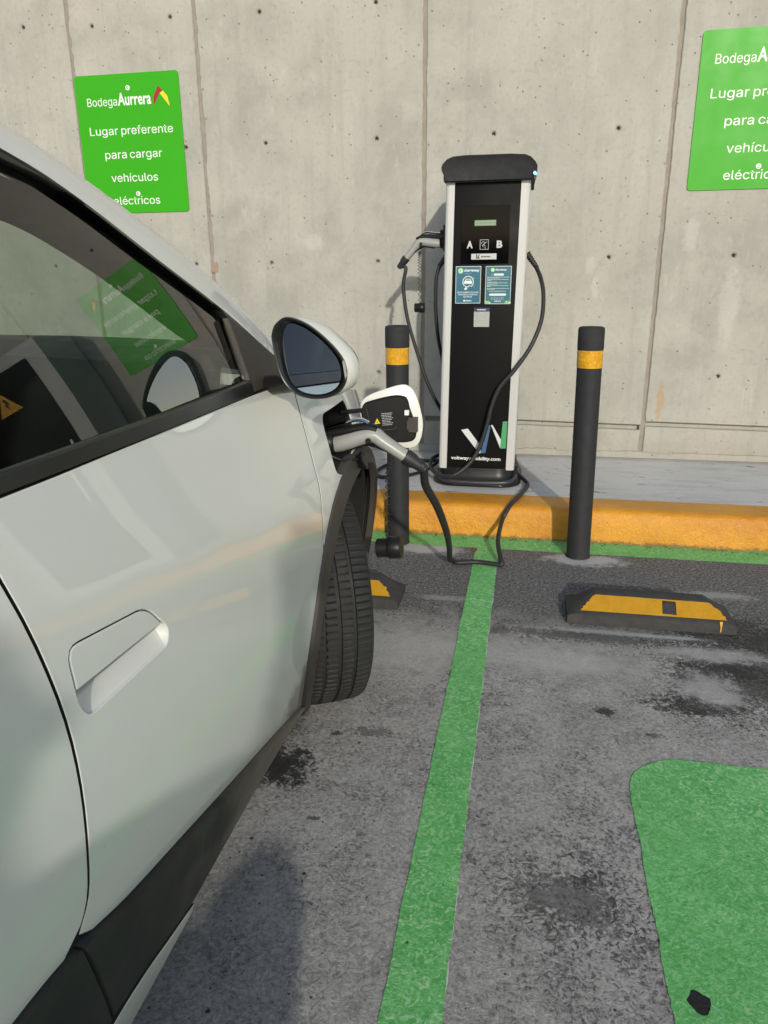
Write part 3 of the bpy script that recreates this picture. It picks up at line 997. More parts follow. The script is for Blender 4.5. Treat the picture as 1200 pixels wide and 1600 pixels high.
# large zigzag emblem and web address
M_BLUEP = simple('blue_print', (.045, .12, .26), .45, var=.04)
M_GREENP = simple('green_print', (.07, .34, .14), .45, var=.04)
flat('emblem', [(-.2945, .411), (-.2625, .418), (-.199, .335), (-.1995, .301), (-.206, .300)], PY - .0006, M_PALE, ch)
flat('emblem', [(-.199, .3005), (-.1765, .302), (-.155, .437), (-.168, .438)], PY - .0009, M_BLUEP, ch)
flat('emblem', [(-.154, .437), (-.148, .440), (-.100, .360), (-.108, .329)], PY - .0006, M_PALE, ch)
flat('emblem', [(-.108, .3265), (-.081, .3275), (-.0785, .458), (-.100, .456)], PY - .0009, M_GREENP, ch)
text('voltwayemobility.com', -.340, .2665, PY - .0008, M_PRINT, ch, width=.236, height=.0235, bold=.02)
# hazard label on the left side panel
# sockets with coiled strain relief
def strain_relief(name, p0, p1, r0=.0135):
    p0, p1 = Vector(p0), Vector(p1)
    mb = MB()
    for k in range(7):
        a = p0.lerp(p1, k / 7)
        b = p0.lerp(p1, (k + .55) / 7)
        mb.tube([a, b], r0 * (1.15 - .055 * k), 10)
    mb.tube([p0, p1], r0 * .72, 10)
    return mb.build(name, M_RUBBER, ch, 40)
strain_relief('cable_gland', (-.026, -.555, 1.205), (.022, -.572, 1.142))
strain_relief('cable_gland', (-.392, -.55, 1.205), (-.432, -.56, 1.150))
MB().box(-.411, -.396, -.585, -.515, 1.22, 1.335, bev=.006).build('holster', M_BLACKPL, ch)
MB().lathe([(.0001, 0), (.033, 0), (.033, -.03), (.027, -.03), (.027, -.006)], 24, (-.395, -.55, 1.283), 'X').build('holster_socket', M_BLACKPL, ch, 40)

# ------------------------------------------------------------------ charging connectors and cables
def connector(parent, org, ax, hd):
    """type of gun: org = mouth centre, ax = axis out of the socket, hd = handle direction"""
    ax, hd = Vector(ax).normalized(), Vector(hd).normalized()
    sd_ = Vector((0, 1, 0))
    up = sd_.cross(ax).normalized()
    if up.z < 0:
        up = -up
    o = Vector(org)
    def P(a, u, s=0): return o + ax * a + up * u + sd_ * s
    elbow = P(.093, -.004)
    n1 = elbow + hd * .045
    n2 = elbow + hd * .098
    path = [P(-.018, -.006), P(.0, -.007), P(.03, -.005), P(.062, -.002), elbow, elbow.lerp(n1, .5), n1, elbow + hd * .075, n2]
    rad = [.0175, .0205, .0215, .021, .0195, .018, .0168, .016, .0155]
    conn = MB().tube(spline([tuple(p) for p in path], 4), [float(q[0]) for q in spline([(r_, 0) for r_ in rad], 4)], 14, sq=(1.15, 1)).build('connector', M_GUNGREY, parent, 60)
    MB().tube([P(-.055, 0), P(-.030, 0), P(-.012, .001), P(-.004, .001)], [.027, .029, .030, .024], 20).build('nose', M_BLACKPL, conn, 50)
    pts = [P(-.030, .024), P(.02, .021), P(.055, .020), P(.083, .017), P(.105, .006) ]
    MB().tube(spline([tuple(p) for p in pts], 4), .0125, 10, sq=(1.35, .9)).build('top_grip', M_BLACKPL, conn, 60)
    pts = [P(-.022, .037), P(.03, .039), P(.058, .041), P(.075, .037), P(.089, .026)]
    MB().tube(spline([tuple(p) for p in pts], 4), .0075, 10, sq=(1.7, .6)).build('latch', M_CHROME, conn, 60)
    lo = [P(.018, -.0265), P(.05, -.023), P(.078, -.0245), elbow + hd * .035 - up * .019, elbow + hd * .085 - up * .0145]
    MB().tube(spline([tuple(p) for p in lo], 4), .0055, 8, sq=(2.2, .8)).build('lower_trim', M_BLACKPL, conn, 60)
    c0 = elbow + hd * .090
    MB().tube([c0, c0 + hd * .004, c0 + hd * .022, c0 + hd * .034, c0 + hd * .060], [.016, .0195, .0185, .0145, .0115], 14).build('collar', M_RUBBER, conn, 40)
    MB().tube([P(.082, -.012, -.021), P(.082, -.012, -.0255)], .007, 10).build('lock_pin', M_BLACKPL, conn)
    return conn, c0 + hd * .055
def coil(pts, r, turns):
    pts = [Vector(p) for p in spline(pts, 30)]
    L = len(pts)
    o = []
    N = turns * 12
    for i in range(N + 1):
        t = i / N * (L - 1)
        k = min(int(t), L - 2)
        p = pts[k].lerp(pts[k + 1], t - k)
        a = math.tau * i / 12
        o.append(p + Vector((math.cos(a) * r, math.sin(a) * r, 0)))
    return o

cabA = thing('charging_cable', 'black charging cable plugged into the white car and resting on the green line', 'charging cable', (-.16, -1.41, .004))
oA = (-.446, -2.47, .722)
axA, hdA = (.955, 0, .235), (.84, 0, -.54)
conA, endA = connector(cabA, oA, axA, hdA)
e = tuple(endA)
gunA = [(e[0] - .01, e[1], e[2] + .008), e, (-.233, -2.43, .609), (-.217, -2.36, .544), (-.212, -2.25, .469), (-.223, -2.0, .338), (-.243, -1.70, .178), (-.260, -1.50, .055), (-.258, -1.415, .0165),
        (-.235, -1.43, .0135), (-.16, -1.41, .0135), (-.096, -1.42, .0135), (-.06, -1.426, .0155), (-.066, -1.405, .032), (-.083, -1.30, .069), (-.075, -1.13, .097), (-.061, -1.095, .125), (-.045, -1.068, .150), (-.028, -1.02, .1585),
        (.003, -.888, .158), (.030, -.745, .160), (.010, -.66, .165), (-.03, -.57, .18), (-.03, -.43, .19), (-.08, -.30, .19), (-.2, -.28, .18), (-.34, -.30, .2), (-.388, -.385, .229), (-.419, -.48, .232), (-.450, -.58, .231), (-.443, -.68, .213),
        (-.398, -.76, .199), (-.328, -.82, .208), (-.255, -.80, .256), (-.205, -.78, .333), (-.173, -.775, .437), (-.152, -.775, .536), (-.118, -.775, .625), (-.053, -.77, .706), (.013, -.75, .809),
        (.052, -.71, .918), (.056, -.66, 1.022), (.042, -.62, 1.092), (.018, -.573, 1.147)]
gunA = [(x, y, max(z, .0135)) for x, y, z in spline(gunA, 7)]
rA = [.0105 if i < 60 else .0095 for i in range(len(gunA))]
MB().tube(gunA, rA, 12).build('cable', M_RUBBER, cabA, 179)
lan = [(-.308, -2.485, .678), (-.319, -2.475, .652), (-.3245, -2.45, .607), (-.325, -2.45, .541), (-.3245, -2.45, .466)]
MB().tube(coil(lan, .0055, 13), .0015, 6).build('lanyard', M_RUBBER, cabA, 179)
dcap = MB().lathe([(.0001, -.032), (.022, -.032), (.0245, -.030), (.0245, -.004), (.0275, -.002), (.029, .002), (.029, .028), (.0265, .032), (.0001, .032)], 26, (0, 0, 0), 'X')
ca, sa = math.cos(.10), math.sin(.10)
dcap.v = [(-.322 + x * ca - z * sa, -2.45 + y, .446 + x * sa + z * ca) for x, y, z in dcap.v]
dcap.build('dust_cap', M_BLACKPL, cabA, 40)

cabB = thing('charging_cable', 'spare black charging cable hanging from the holster left of the charging post', 'charging cable', (-.55, -.45, .15))
conB, endB = connector(cabB, (-.432, -.55, 1.262), (-1, 0, .05), (-.66, 0, -.75))
e = Vector(endB)
hdB = Vector((-.66, 0, -.75)).normalized()
cB = [tuple(e - hdB * .012), tuple(e), (-.588, -.56, 1.150), (-.598, -.56, 1.09), (-.597, -.56, 1.029), (-.578, -.56, .910), (-.537, -.56, .774), (-.489, -.56, .635), (-.448, -.55, .540), (-.410, -.52, .46), (-.385, -.44, .36), (-.372, -.34, .24),
      (-.40, -.285, .165), (-.494, -.30, .1545), (-.602, -.297, .1545), (-.70, -.42, .1545), (-.735, -.56, .1545), (-.70, -.68, .1545), (-.60, -.66, .1545), (-.517, -.568, .1545), (-.46, -.44, .162), (-.40, -.31, .22), (-.385, -.36, .34), (-.40, -.43, .55), (-.414, -.48, .705), (-.432, -.53, .818), (-.443, -.55, .939), (-.444, -.56, 1.071), (-.436, -.56, 1.13), (-.424, -.557, 1.16)]
MB().tube(spline(cB, 6), .0088, 12).build('cable', M_RUBBER, cabB, 179)
MB().tube(coil([(-.521, -.56, 1.222), (-.524, -.56, 1.19), (-.524, -.56, 1.115), (-.5205, -.56, .99)], .0055, 15), .0014, 6).build('lanyard', M_RUBBER, cabB, 179)
MB().lathe([(.0001, -.022), (.019, -.022), (.021, -.020), (.021, -.004), (.0235, 0), (.0235, .022), (.021, .025), (.0001, .025)], 24, (-.5225, -.56, .967), 'X').build('dust_cap', M_BLACKPL, cabB, 40)

# ------------------------------------------------------------------ bollards
def bollard(x, y, label, lean=(0, 0)):
    t = thing('bollard', label, 'bollard', (x, y, .004), 'black bollards with amber bands')
    H, r = .918, .0465
    def lathe(prof, name, mat, n=40, sm=35):
        mb = MB().lathe(prof, n, (0, 0, 0))
        mb.v = [(x + a + lean[0] * c, y + b + lean[1] * c, .004 + c) for a, b, c in mb.v]
        return mb.build(name, mat, t, sm)
    lathe([(r + .003, 0), (r + .001, .006), (r, .012), (r, .832)], 'pole', M_DARKSTEEL)
    lathe([(r - .002, .766), (r + .0015, .767), (r + .0015, .832), (r - .002, .833)], 'reflective_band', M_TAPE)
    lathe([(r - .002, .830), (r + .001, .831), (r + .0025, .836), (r + .0025, .905), (r + .001, .914), (r - .006, .918), (.0001, .919)], 'top_cap', M_CAPDARK)
    return t
bollard(.2435, -1.245, 'black bollard with an amber band standing alone right of the charging post', (-.014, 0))
bollard(-.515, -1.200, 'black bollard with an amber band left of the charging post, partly behind the open flap', (-.004, 0))

# ------------------------------------------------------------------ wheel stops
M_STOP = simple('worn_black_rubber', (.040, .039, .038), .8, var=.4, vscale=16, bscale=70, bstr=.6, bdist=.003)
def stop_paint():
    t = NT('yellow_stop_paint')
    co = t.coord(True)
    n = t.noise(co, 16, 7, .7)
    col = t.mix(t.ramp(n, (.3, .7)), (.50, .245, .008), (.60, .31, .012))
    chip = t.ramp(t.noise(co, 30, 9, .82, 1.0), (.60, .65))
    col = t.mix(chip, col, (.05, .045, .04))
    return t.set(col, .5, t.bump(t.noise(co, 60, 5), .5, .003))
M_STOPY = stop_paint()
def wheel_stop(x0, x1, y0, y1, label, h=.084, seed=0):
    t = thing('wheel_stop', label, 'wheel stop', ((x0 + x1) / 2, (y0 + y1) / 2, .003), 'rubber wheel stops at the bay ends')
    L = x1 - x0
    sec = [(y0, .003), (y0 + .004, .036), (y0 + .012, .043), (y0 + .080, h - .004), (y0 + .094, h), (y1 - .045, h), (y1 - .034, h - .004), (y1 - .006, .036), (y1, .03), (y1, .003)]
    rows = []
    for s, k in ((0, .30), (.012, .38), (.03, .52), (.085, .96), (.10, 1.0), (L * .5, 1), (L - .10, 1), (L - .085, .96), (L - .03, .52), (L - .012, .38), (L, .30)):
        rows.append([(x0 + s, y, min(z, .003 + (h - .003) * k) + .002 * mnoise.noise(Vector((s * 20 + seed, y * 20, z * 9)))) for y, z in sec])
    mb = MB().grid(rows)
    n = len(sec)
    mb.f += [tuple(range(n)), tuple((len(rows) - 1) * n + q for q in range(n))[::-1]]
    mb.m += [0, 0]
    mb.build('body', M_STOP, t, 25)
    # painted panel lies on the front slope, slightly proud of it
    def slope(s, q):
        y = y0 + .014 + .064 * q
        z = .0445 + (h - .005 - .0445) * q
        return (x0 + s, y - .0016, z + .0022)
    a0, a1 = .068, L - .060
    out = ragged([(a0 - .028, .0), (a1 + .030, .0), (a1 + .012, .5), (a1 - .02, .93), (a0 + .02, .97)], .02, .006, 21 + seed, 20)
    hx = x0 + L * .61 - x0
    hole = [(hx - .022, .12), (hx + .022, .10), (hx + .024, .85), (hx - .018, .88)]
    hole = [(a, b) for a, b in round_poly(hole, .006)]
    v, f = cdt([out, hole], 3)
    mesh('painted_panel', [slope(*p) for p in v], f, M_STOPY, t)
    mb = MB()
    cx, cy, cz = slope(hx, .48)
    mb.lathe([(.022, 0), (.016, -.004), (.012, -.003), (.0001, -.006)], 16, (0, 0, 0))
    mb.v = [(cx + a, cy + .001 + b * .75, cz - .001 + c + b * .55) for a, b, c in mb.v]
    mb.build('bolt_recess', M_STOP, t, 40)
    # paint run down the face
    px = a1 + .010
    if seed == 1:
        rn = [(px - .005, .0440), (px + .005, .0440), (px + .0028, .030), (px + .0022, .011), (px - .0026, .010), (px - .002, .028)]
        mesh('paint_run', [(x0 + a, y0 - .0032 + (.0085 * (b - .036) / .008 if b > .036 else .004 * (b - .036) / .033 + .004), b) for a, b in rn], [tuple(range(6))], M_STOPY, t)
    return t
wheel_stop(.172, .700, -1.885, -1.715, 'worn rubber wheel stop with a yellow panel, lying free in the empty bay', seed=1)
wheel_stop(-.925, -.400, -1.885, -1.715, 'worn rubber wheel stop with a yellow panel, mostly hidden behind the front tyre', seed=2)

# ------------------------------------------------------------------ white car
def paint_mat():
    t = NT('pearl_white_paint')
    co = t.coord(True)
    n = t.noise(co, 1.1, 3)
    col = t.mix(n, (.715, .715, .66), (.755, .75, .695))
    # road dust along the lower edge of the doors
    sep = t.n('ShaderNodeSeparateXYZ')
    t.l(co, sep.inputs[0])
    d = t.math('ADD', sep.outputs['Z'], t.math('MULTIPLY', t.noise(co, 9, 6, .7), .16))
    dust = t.ramp(d, (.46, .20))
    col = t.mix(t.math('MULTIPLY', dust, .38), col, (.36, .33, .26))
    nz = t.noise(co, 26, 6, .7)
    col = t.mix(t.math('MULTIPLY', t.blob(-2.80, .225, .11, .07, nz, .5, 'YZ'), .75), col, (.15, .12, .08))
    fl = t.math('MULTIPLY', t.ramp(t.voro(co, 34), (.05, .02)), t.ramp(t.voro(co, 34, out='Color'), (.8, .84)))
    col = t.mix(t.math('MULTIPLY', fl, .5), col, (.25, .24, .2))
    t.b.inputs['Coat Roughness'].default_value = .02
    t.b.inputs['Coat IOR'].default_value = 1.5
    return t.set(col, t.ramp(dust, (0, 1, .34, .55)), t.bump(t.noise(co, 3.0, 2, .4), .025, .02), coat=1.0, spec=.5)
def cladding_mat(name='dusty_black_cladding', dust=.72):
    t = NT(name)
    co = t.coord(True)
    sep = t.n('ShaderNodeSeparateXYZ')
    t.l(co, sep.inputs[0])
    n = t.noise(co, 7, 7, .65)
    grain = t.noise(co, 260, 2)
    col = t.mix(t.ramp(n, (.35, .7)), (.022, .021, .020), (.040, .037, .033))
    dusty = t.ramp(t.math('ADD', sep.outputs['Y'], t.math('MULTIPLY', t.math('SUBTRACT', n, .5), .5)), (-3.40, -2.85))
    col = t.mix(t.math('MULTIPLY', dusty, dust), col, (.30, .245, .18))
    return t.set(col, .62, t.bump(grain, .25, .0008), spec=.4)
def glass_mat(name, tint, base=.07, edge=.95, refl=(1, 1, 1)):
    t = NT(name)
    lw = t.n('ShaderNodeLayerWeight')
    lw.inputs['Blend'].default_value = .5
    f5 = t.math('POWER', lw.outputs['Facing'], 4.2)
    fac = t.math('ADD', base, t.math('MULTIPLY', f5, edge - base))
    tr = t.n('ShaderNodeBsdfTransparent')
    tr.inputs[0].default_value = (*tint, 1)
    gl = t.n('ShaderNodeBsdfGlossy')
    gl.inputs['Roughness'].default_value = .005
    gl.inputs['Color'].default_value = (*refl, 1)
    mx = t.n('ShaderNodeMixShader')
    t.l(fac, mx.inputs[0])
    t.l(tr.outputs[0], mx.inputs[1])
    t.l(gl.outputs[0], mx.inputs[2])
    t.l(mx.outputs[0], t.out.inputs['Surface'])
    return t.m
M_PAINT = paint_mat()
M_CLAD = cladding_mat()
M_ARCH = cladding_mat('black_arch_cladding', .10)
M_GLASS = glass_mat('green_tinted_glass', (.50, .58, .52), .07, .95)
M_SHIELD = glass_mat('clear_windscreen_glass', (.80, .86, .82), .06, .95)
M_TRIM = simple('satin_black_trim', (.012, .012, .012), .32, var=.1, vscale=6)
M_WELL = simple('wheel_well_felt', (.012, .012, .012), .95, var=.3, vscale=20)
M_TYRE = simple('tyre_rubber', (.016, .0157, .0152), .74, var=.25, vscale=14, bscale=90, bstr=.3, bdist=.001)
M_RIM = simple('alloy_rim', (.35, .35, .36), .3, .9)
M_INT = simple('dark_interior_plastic', (.030, .031, .033), .6, var=.15, bscale=160, bstr=.15, bdist=.001)
M_INT2 = simple('grey_headliner', (.10, .10, .10), .9, var=.1)
M_SEAT = simple('dark_seat_leather', (.035, .036, .04), .5, var=.15, bscale=60, bstr=.1)
M_MIRROR = simple('blue_tinted_mirror', (.46, .56, .68), .01, 1.0, var=.0, rvar=.0)
M_LENS = glass_mat('lamp_lens', (.9, .9, .9), .08)
M_REDLENS = simple('red_lamp_lens', (.30, .01, .01), .15)

XC = -1.235
car = thing('parked_car', 'white electric hatchback parked at the left with its charging flap open', 'car', (-1.235, -3.6, .004))
def smin(a, b, k=.004):
    h = max(k - abs(a - b), 0) / k
    return min(a, b) - h * h * k / 4
def XS(y, z):
    """right flank of the body"""
    xm = -.428 - .0225 * min(max(-2.78 - y, 0), 1.2)
    lo = xm - .35 * max(0, z - .52) ** 2 - .40 * max(0, .52 - z) ** 2
    up = -.50 - .28 * (z - .90)
    b = .03 * math.exp(-((y + 2.42) / .33) ** 2) + .02 * math.exp(-((y + 4.83) / .36) ** 2)
    return smin(lo, up) + b - .55 * max(0, y + 2.30) ** 2 - .5 * max(0, -4.95 - y) ** 2
def XG(y, z):
    """right side glass"""
    return -.539 - .2675 * (z - 1) - .19 * (z - 1) ** 2 - .0227 * (y + 3.1) ** 2
def off(F, d): return lambda y, z: F(y, z) + d
def nrm(F, y, z):
    e = .002
    n = np.array((1.0, -(F(y + e, z) - F(y - e, z)) / (2 * e), -(F(y, z + e) - F(y, z - e)) / (2 * e)))
    return n / np.linalg.norm(n)
def car_panel(name, outline, F, mat, parent=None, side=1, holes=(), step=.05, depth=.014, rim=.0014, edge=.03, label=None, hole_depth=None, gap_shade=1):
    """skin over a y-z outline, laid on x = F(y, z), with rolled edges"""
    parent = parent or car
    loops = [resample(outline, edge)] + [resample(h, edge * .6) for h in holes]
    ins, outn = [], []
    for i, L in enumerate(loops):
        if (area(L) < 0):
            L.reverse()
        q, nn = inset_poly(L, rim if i == 0 else -rim)
        ins.append(q)
        outn.append([tuple((np.array(k)) * (1 if i == 0 else 1)) for k in nn])
    v2, f = cdt(ins, step)
    V = [(F(y, z), y, z) for y, z in v2]
    N = [nrm(F, y, z) for y, z in v2]
    faces = [tuple(t) for t in f]
    mids = [0] * len(faces)
    p = 0
    for i, L in enumerate(loops):
        n = len(L)
        b = len(V)
        dd = depth if i == 0 or hole_depth is None else hole_depth
        for q, nn in zip(L, outn[i]):
            pn = np.array((0, nn[0], nn[1]))
            sn = nrm(F, *q)
            V.append((F(*q) - rim * .8, *q)); m = pn * .75 + sn * .6; N.append(m / np.linalg.norm(m))
        for q, nn in zip(L, outn[i]):
            V.append((F(*q) - dd, *q)); N.append(np.array((0, nn[0], nn[1])))
        for k in range(n):
            k2 = (k + 1) % n
            faces += [(p + k, p + k2, b + k2, b + k), (b + k, b + k2, b + n + k2, b + n + k)]
            mids += [0, 1 if (i == 0 and gap_shade) or (i > 0 and gap_shade == 2) else 0]  # turned edges of painted panels coloured black: gap shade put into the colour
        p += n
    # consistent winding: facing outwards (+x before mirroring)
    out = []
    for fc in faces:
        a, b_, c = (np.array(V[fc[0]]), np.array(V[fc[1]]), np.array(V[fc[2]]))
        g = np.cross(b_ - a, c - a)
        out.append(fc if g @ np.array(N[fc[0]]) + g @ np.array(N[fc[2]]) > 0 else fc[::-1])
    if side < 0:
        V = [(2 * XC - x, y, z) for x, y, z in V]
        N = [np.array((-n_[0], n_[1], n_[2])) for n_ in N]
        out = [fc[::-1] for fc in out]
    o_ = mesh(name, V, out, (mat, M_WELL if mat is M_PAINT else mat), parent, smooth=True, normals=N, label=label)
    if len(o_.data.polygons) == len(mids):
        o_.data.polygons.foreach_set('material_index', mids)
    return o_

AX_F, AX_R, AXZ = -2.42, -4.83, .30
def arc(cy, r, a0, a1, n=16):
    return [(cy + r * math.cos(R(lerp(a0, a1, k / n))), AXZ + r * math.sin(R(lerp(a0, a1, k / n)))) for k in range(n + 1)]

def ztop(y):
    return float(np.interp(-y, (1.98, 2.1, 2.4, 2.72, 3.6, 5.3), (.765, .79, .845, .890, .896, .90)))
door_f = spline([(-2.690, .893), (-2.700, .80), (-2.712, .70), (-2.722, .60), (-2.735, .47), (-2.748, .36), (-2.75, .24), (-2.752, .165)], 3)
door_r = spline([(-3.612, .895), (-3.606, .84), (-3.590, .75), (-3.580, .66), (-3.580, .58), (-3.587, .50), (-3.596, .445), (-3.618, .413)], 3)
skirt_top = spline([(-2.752, .166), (-3.066, .249), (-3.343, .324), (-3.521, .370), (-3.62, .402), (-3.75, .420), (-4.05, .430), (-4.36, .425)], 4)
sk_f = [p for p in skirt_top if p[0] > -3.60]
sk_r = [p for p in skirt_top if p[0] < -3.63]
def shift(poly, dy, dz=0): return [(a + dy, b + dz) for a, b in poly]
GAP = .0046
GAPR = .0046

PORT = round_poly([(-2.590, .806), (-2.395, .812), (-2.378, .785), (-2.372, .712), (-2.47, .688), (-2.555, .660), (-2.600, .675)], [.03, .03, .012, .012, .03, .014, .02])
HANDLE = round_poly([(-3.556, .730), (-3.400, .708), (-3.362, .660), (-3.372, .640), (-3.545, .642), (-3.558, .662)], [.022, .022, .02, .012, .014, .012])
LID = [(-2.378, 0)]

for side in (1, -1):
    # fender
    top = [(y, ztop(y)) for y in np.linspace(-1.985, -2.69 + GAP, 12)]
    rear = [(a + GAP, b) for a, b in door_f[1:]]
    o = top + rear + [(-2.752 + GAP, .160)] + [p for p in arc(AX_F, .372, 201, 0, 26)] + [(-2.02, .30), (-1.995, .5), (-1.985, .7)]
    fen = car_panel('front_fender', o, XS, M_PAINT, side=side, holes=[PORT] if side > 0 else [], hole_depth=.012)
    # front door
    o = [(y, .8935) for y in np.linspace(-2.69, -3.6115, 8)][:-1] + door_r + sk_f[::-1]
    o += [(a, b) for a, b in door_f[::-1][1:-1]]
    door = car_panel('front_door', o, XS, M_PAINT, side=side, holes=[HANDLE], hole_depth=.058, step=.045)
    # flush handle: flap over a scooped pocket
    def Fh(y, z):
        return XS(y, z) - .0006
    cut = lambda y: .676 - .036 * (y + 3.462)
    flap = inset_poly(resample(HANDLE, .012), GAP * .55)[0]
    if area(flap) < 0: flap.reverse()
    up_ = [(y, max(z, cut(y))) for y, z in flap]
    o2 = []
    for p in up_:
        if not o2 or math.dist(p, o2[-1]) > .002:
            o2.append(p)
    car_panel('handle', o2, Fh, M_PAINT, door, side, gap_shade=1, step=.03, depth=.012, rim=.0022, edge=.012)
    def Fp(y, z):
        zc = cut(y)
        t = min(1, max(0, (z - .641) / max(.008, zc + .012 - .641)))
        ty = min(1, max(0, (y + 3.556) / .012)) * min(1, max(0, (-3.362 - y) / .012))
        d_ = .002 + .017 * min(1, t / .46) ** .75 + (.036 * min(1, (t - .46) / .2) ** .7 if t > .46 else 0)
        return XS(y, z) - .0020 - d_
    car_panel('handle_pocket', inset_poly(resample(HANDLE, .012), -.001)[0], Fp, M_PAINT, door, side, step=.008, depth=.002, rim=.0005, edge=.008, gap_shade=0)
    # rear door and quarter panel
    o = [(y, .8955) for y in np.linspace(-3.612 - GAPR, -4.52, 8)] + spline([(-4.545, .80), (-4.52, .66), (-4.46, .52), (-4.40, .43)], 3) + sk_r[::-1] + [(a - GAPR, b) for a, b in door_r[::-1]][1:-1]
    rd = car_panel('rear_door', o, XS, M_PAINT, side=side)
    o = [(y, .8955) for y in np.linspace(-4.525, -5.25, 6)] + [(-5.30, .80), (-5.30, .55), (-5.20, .42)] + arc(AX_R, .372, 20, 178, 20) + [(-5.21, .42)][:0]
    o = [(y, .8955) for y in np.linspace(-4.525, -5.25, 6)] + [(-5.30, .80), (-5.28, .55), (-5.205, .30)] + arc(AX_R, .372, 180, 0, 24) [0:0] + [(AX_R + .372 * math.cos(R(a)), AXZ + .372 * math.sin(R(a))) for a in range(180, -1, -8)] + [(-4.41, .42), (-4.465, .52), (-4.526, .66), (-4.55, .80)]
    car_panel('quarter_panel', o, XS, M_PAINT, side=side)
    # cladding below the doors
    FK = lambda y, z: XS(y, z) + .009 + .016 * min(max(-2.80 - y, 0), .8) * min(1, max(0, (.40 - z) / .2))
    c1 = [(-3.640 + GAP / 2, .402), (-3.615, .329), (-3.579, .235)]
    ins_up = spline([(-3.335, .171), (-3.413, .196), (-3.47, .214), (-3.52, .225), (-3.58, .231), (-3.8, .236), (-4.2, .245), (-4.40, .262)], 3)
    low = [p for p in ins_up if p[0] > -3.575]
    o = [(a, b - .003) for a, b in sk_f] + [(-3.62, .4005), (-3.600, .329), (-3.572, .235)] + low[::-1] + [(-2.79, .158)]
    car_panel('door_cladding', o, FK, M_CLAD, side=side, depth=.03, step=.06)
    o = [(-3.6255, .400)] + [(a, b - .003) for a, b in sk_r] + [(-4.41, .42), (-4.44, .30)] + [p for p in ins_up[::-1] if p[0] < -3.578] + [(-3.5775, .2345), (-3.6055, .329)]
    car_panel('door_cladding', o, FK, M_CLAD, side=side, depth=.03, step=.06)
    o = [(a, b - .0035) for a, b in ins_up] + [(-4.44, .255), (-4.44, .152), (-3.34, .152)]
    car_panel('sill_insert', o, off(FK, .003), M_PAINT, side=side, depth=.04)
    # wheel arch trims
    def FA(cy):
        def g(y, z):
            r = math.hypot(y - cy, z - AXZ)
            return XS(y, z) + .013 * math.cos(min(1, max(0, (r - .352) / .045)) * 1.25) 
        return g
    o = [(AX_F + (.392 - .012 * max(0, min(1, (a_ - 130) / 60))) * math.cos(R(a_)), AXZ + (.392 - .012 * max(0, min(1, (a_ - 130) / 60))) * math.sin(R(a_))) for a_ in np.linspace(205, 0, 35)] + [(-2.045, .25), (-2.075, .25)] + arc(AX_F, .349, 0, 207, 34)
    car_panel('wheel_arch_trim', o, FA(AX_F), M_ARCH, side=side, depth=.022, step=.03, edge=.02)
    o = arc(AX_R, .392, 184, -6, 30) + arc(AX_R, .338, -8, 186, 30)
    car_panel('wheel_arch_trim', o, FA(AX_R), M_ARCH, side=side, depth=.035, step=.03, edge=.02)
    # inner body coloured black to paint in the shade behind the panel gaps
    o = [(-1.99, .70), (-2.1, .74), (-2.4, .66)] if side > 0 else [(-1.99, .74), (-2.1, .76), (-2.4, .82)]
    if side > 0:
        o = [(-2.66, .86), (-2.66, .62), (-2.66, .45), (-2.62, .64)]
        o = [(-2.66, .875), (-2.645, .50)] + [(-2.79, .40), (-2.80, .165), (-4.40, .165), (-4.42, .42)] + [(-4.50, .55)] + [(-4.6, .70), (-5.15, .72), (-5.2, .86)]
    else:
        o = [(-2.66, .875), (-2.645, .50)] + [(-2.79, .40), (-2.80, .165), (-4.40, .165), (-4.42, .42)] + [(-4.50, .55)] + [(-4.6, .70), (-5.15, .72), (-5.2, .86)]
    gap_shade = [(-2.655, .8915), (-2.66, .70), (-2.69, .45), (-2.70, .17), (-2.80, .17), (-2.80, .80), (-3.568, .80), (-3.568, .17), (-3.66, .17), (-3.66, .8915)]  # black seal close under the skin; its colour also deepens the gap shade
    car_panel('door_seal', gap_shade, off(XS, -.0055), M_WELL, side=side, step=.06, depth=.006)
    car_panel('inner_body', o, off(XS, -.055), M_WELL, side=side, step=.1)
    # greenhouse: side frame, glass
    OUT = [(-2.600, .902), (-2.655, .930), (-2.723, .962), (-2.887, 1.046), (-3.081, 1.133), (-3.223, 1.200), (-3.346, 1.243), (-3.60, 1.302), (-3.95, 1.335), (-4.40, 1.318), (-4.80, 1.250), (-5.02, 1.13), (-5.16, .99)]
    outs = spline(OUT, 4)
    win = [(-2.868, .914), (-2.876, 1.030)] + spline([(-2.897, 1.049), (-3.008, 1.110), (-3.112, 1.157), (-3.201, 1.191), (-3.279, 1.2165), (-3.345, 1.230), (-3.5, 1.262), (-3.63, 1.279)], 4) + [(-3.648, .914)]
    win2 = [(-3.80, .914)] + [(-3.785, 1.288)] + spline([(-3.95, 1.300), (-4.2, 1.295), (-4.40, 1.280), (-4.60, 1.235)], 3) + [(-4.66, .93)]
    win2 = round_poly(win2[::-1], .01)
    fr = [p for p in outs if p[0] <= -2.688] 
    o = [(-2.687, .9475)] + [(a, b - .003) for a, b in fr] + [(-5.14, .90), (-4.5, .8995), (-3.7, .8995), (-3.2, .8975), (-2.90, .8945), (-2.688, .8945)]
    FRM = off(XG, .0125)
    car_panel('window_frame', o, FRM, M_TRIM, side=side, holes=[win, win2], depth=.05, hole_depth=.0145, step=.07)
    car_panel('side_window', inset_poly(resample(win, .03), -.003)[0], XG, M_GLASS, side=side, step=.05, depth=.0035, rim=.0004)
    car_panel('side_window', inset_poly(resample(win2, .03), -.003)[0], XG, M_GLASS, side=side, step=.05, depth=.0035, rim=.0004)
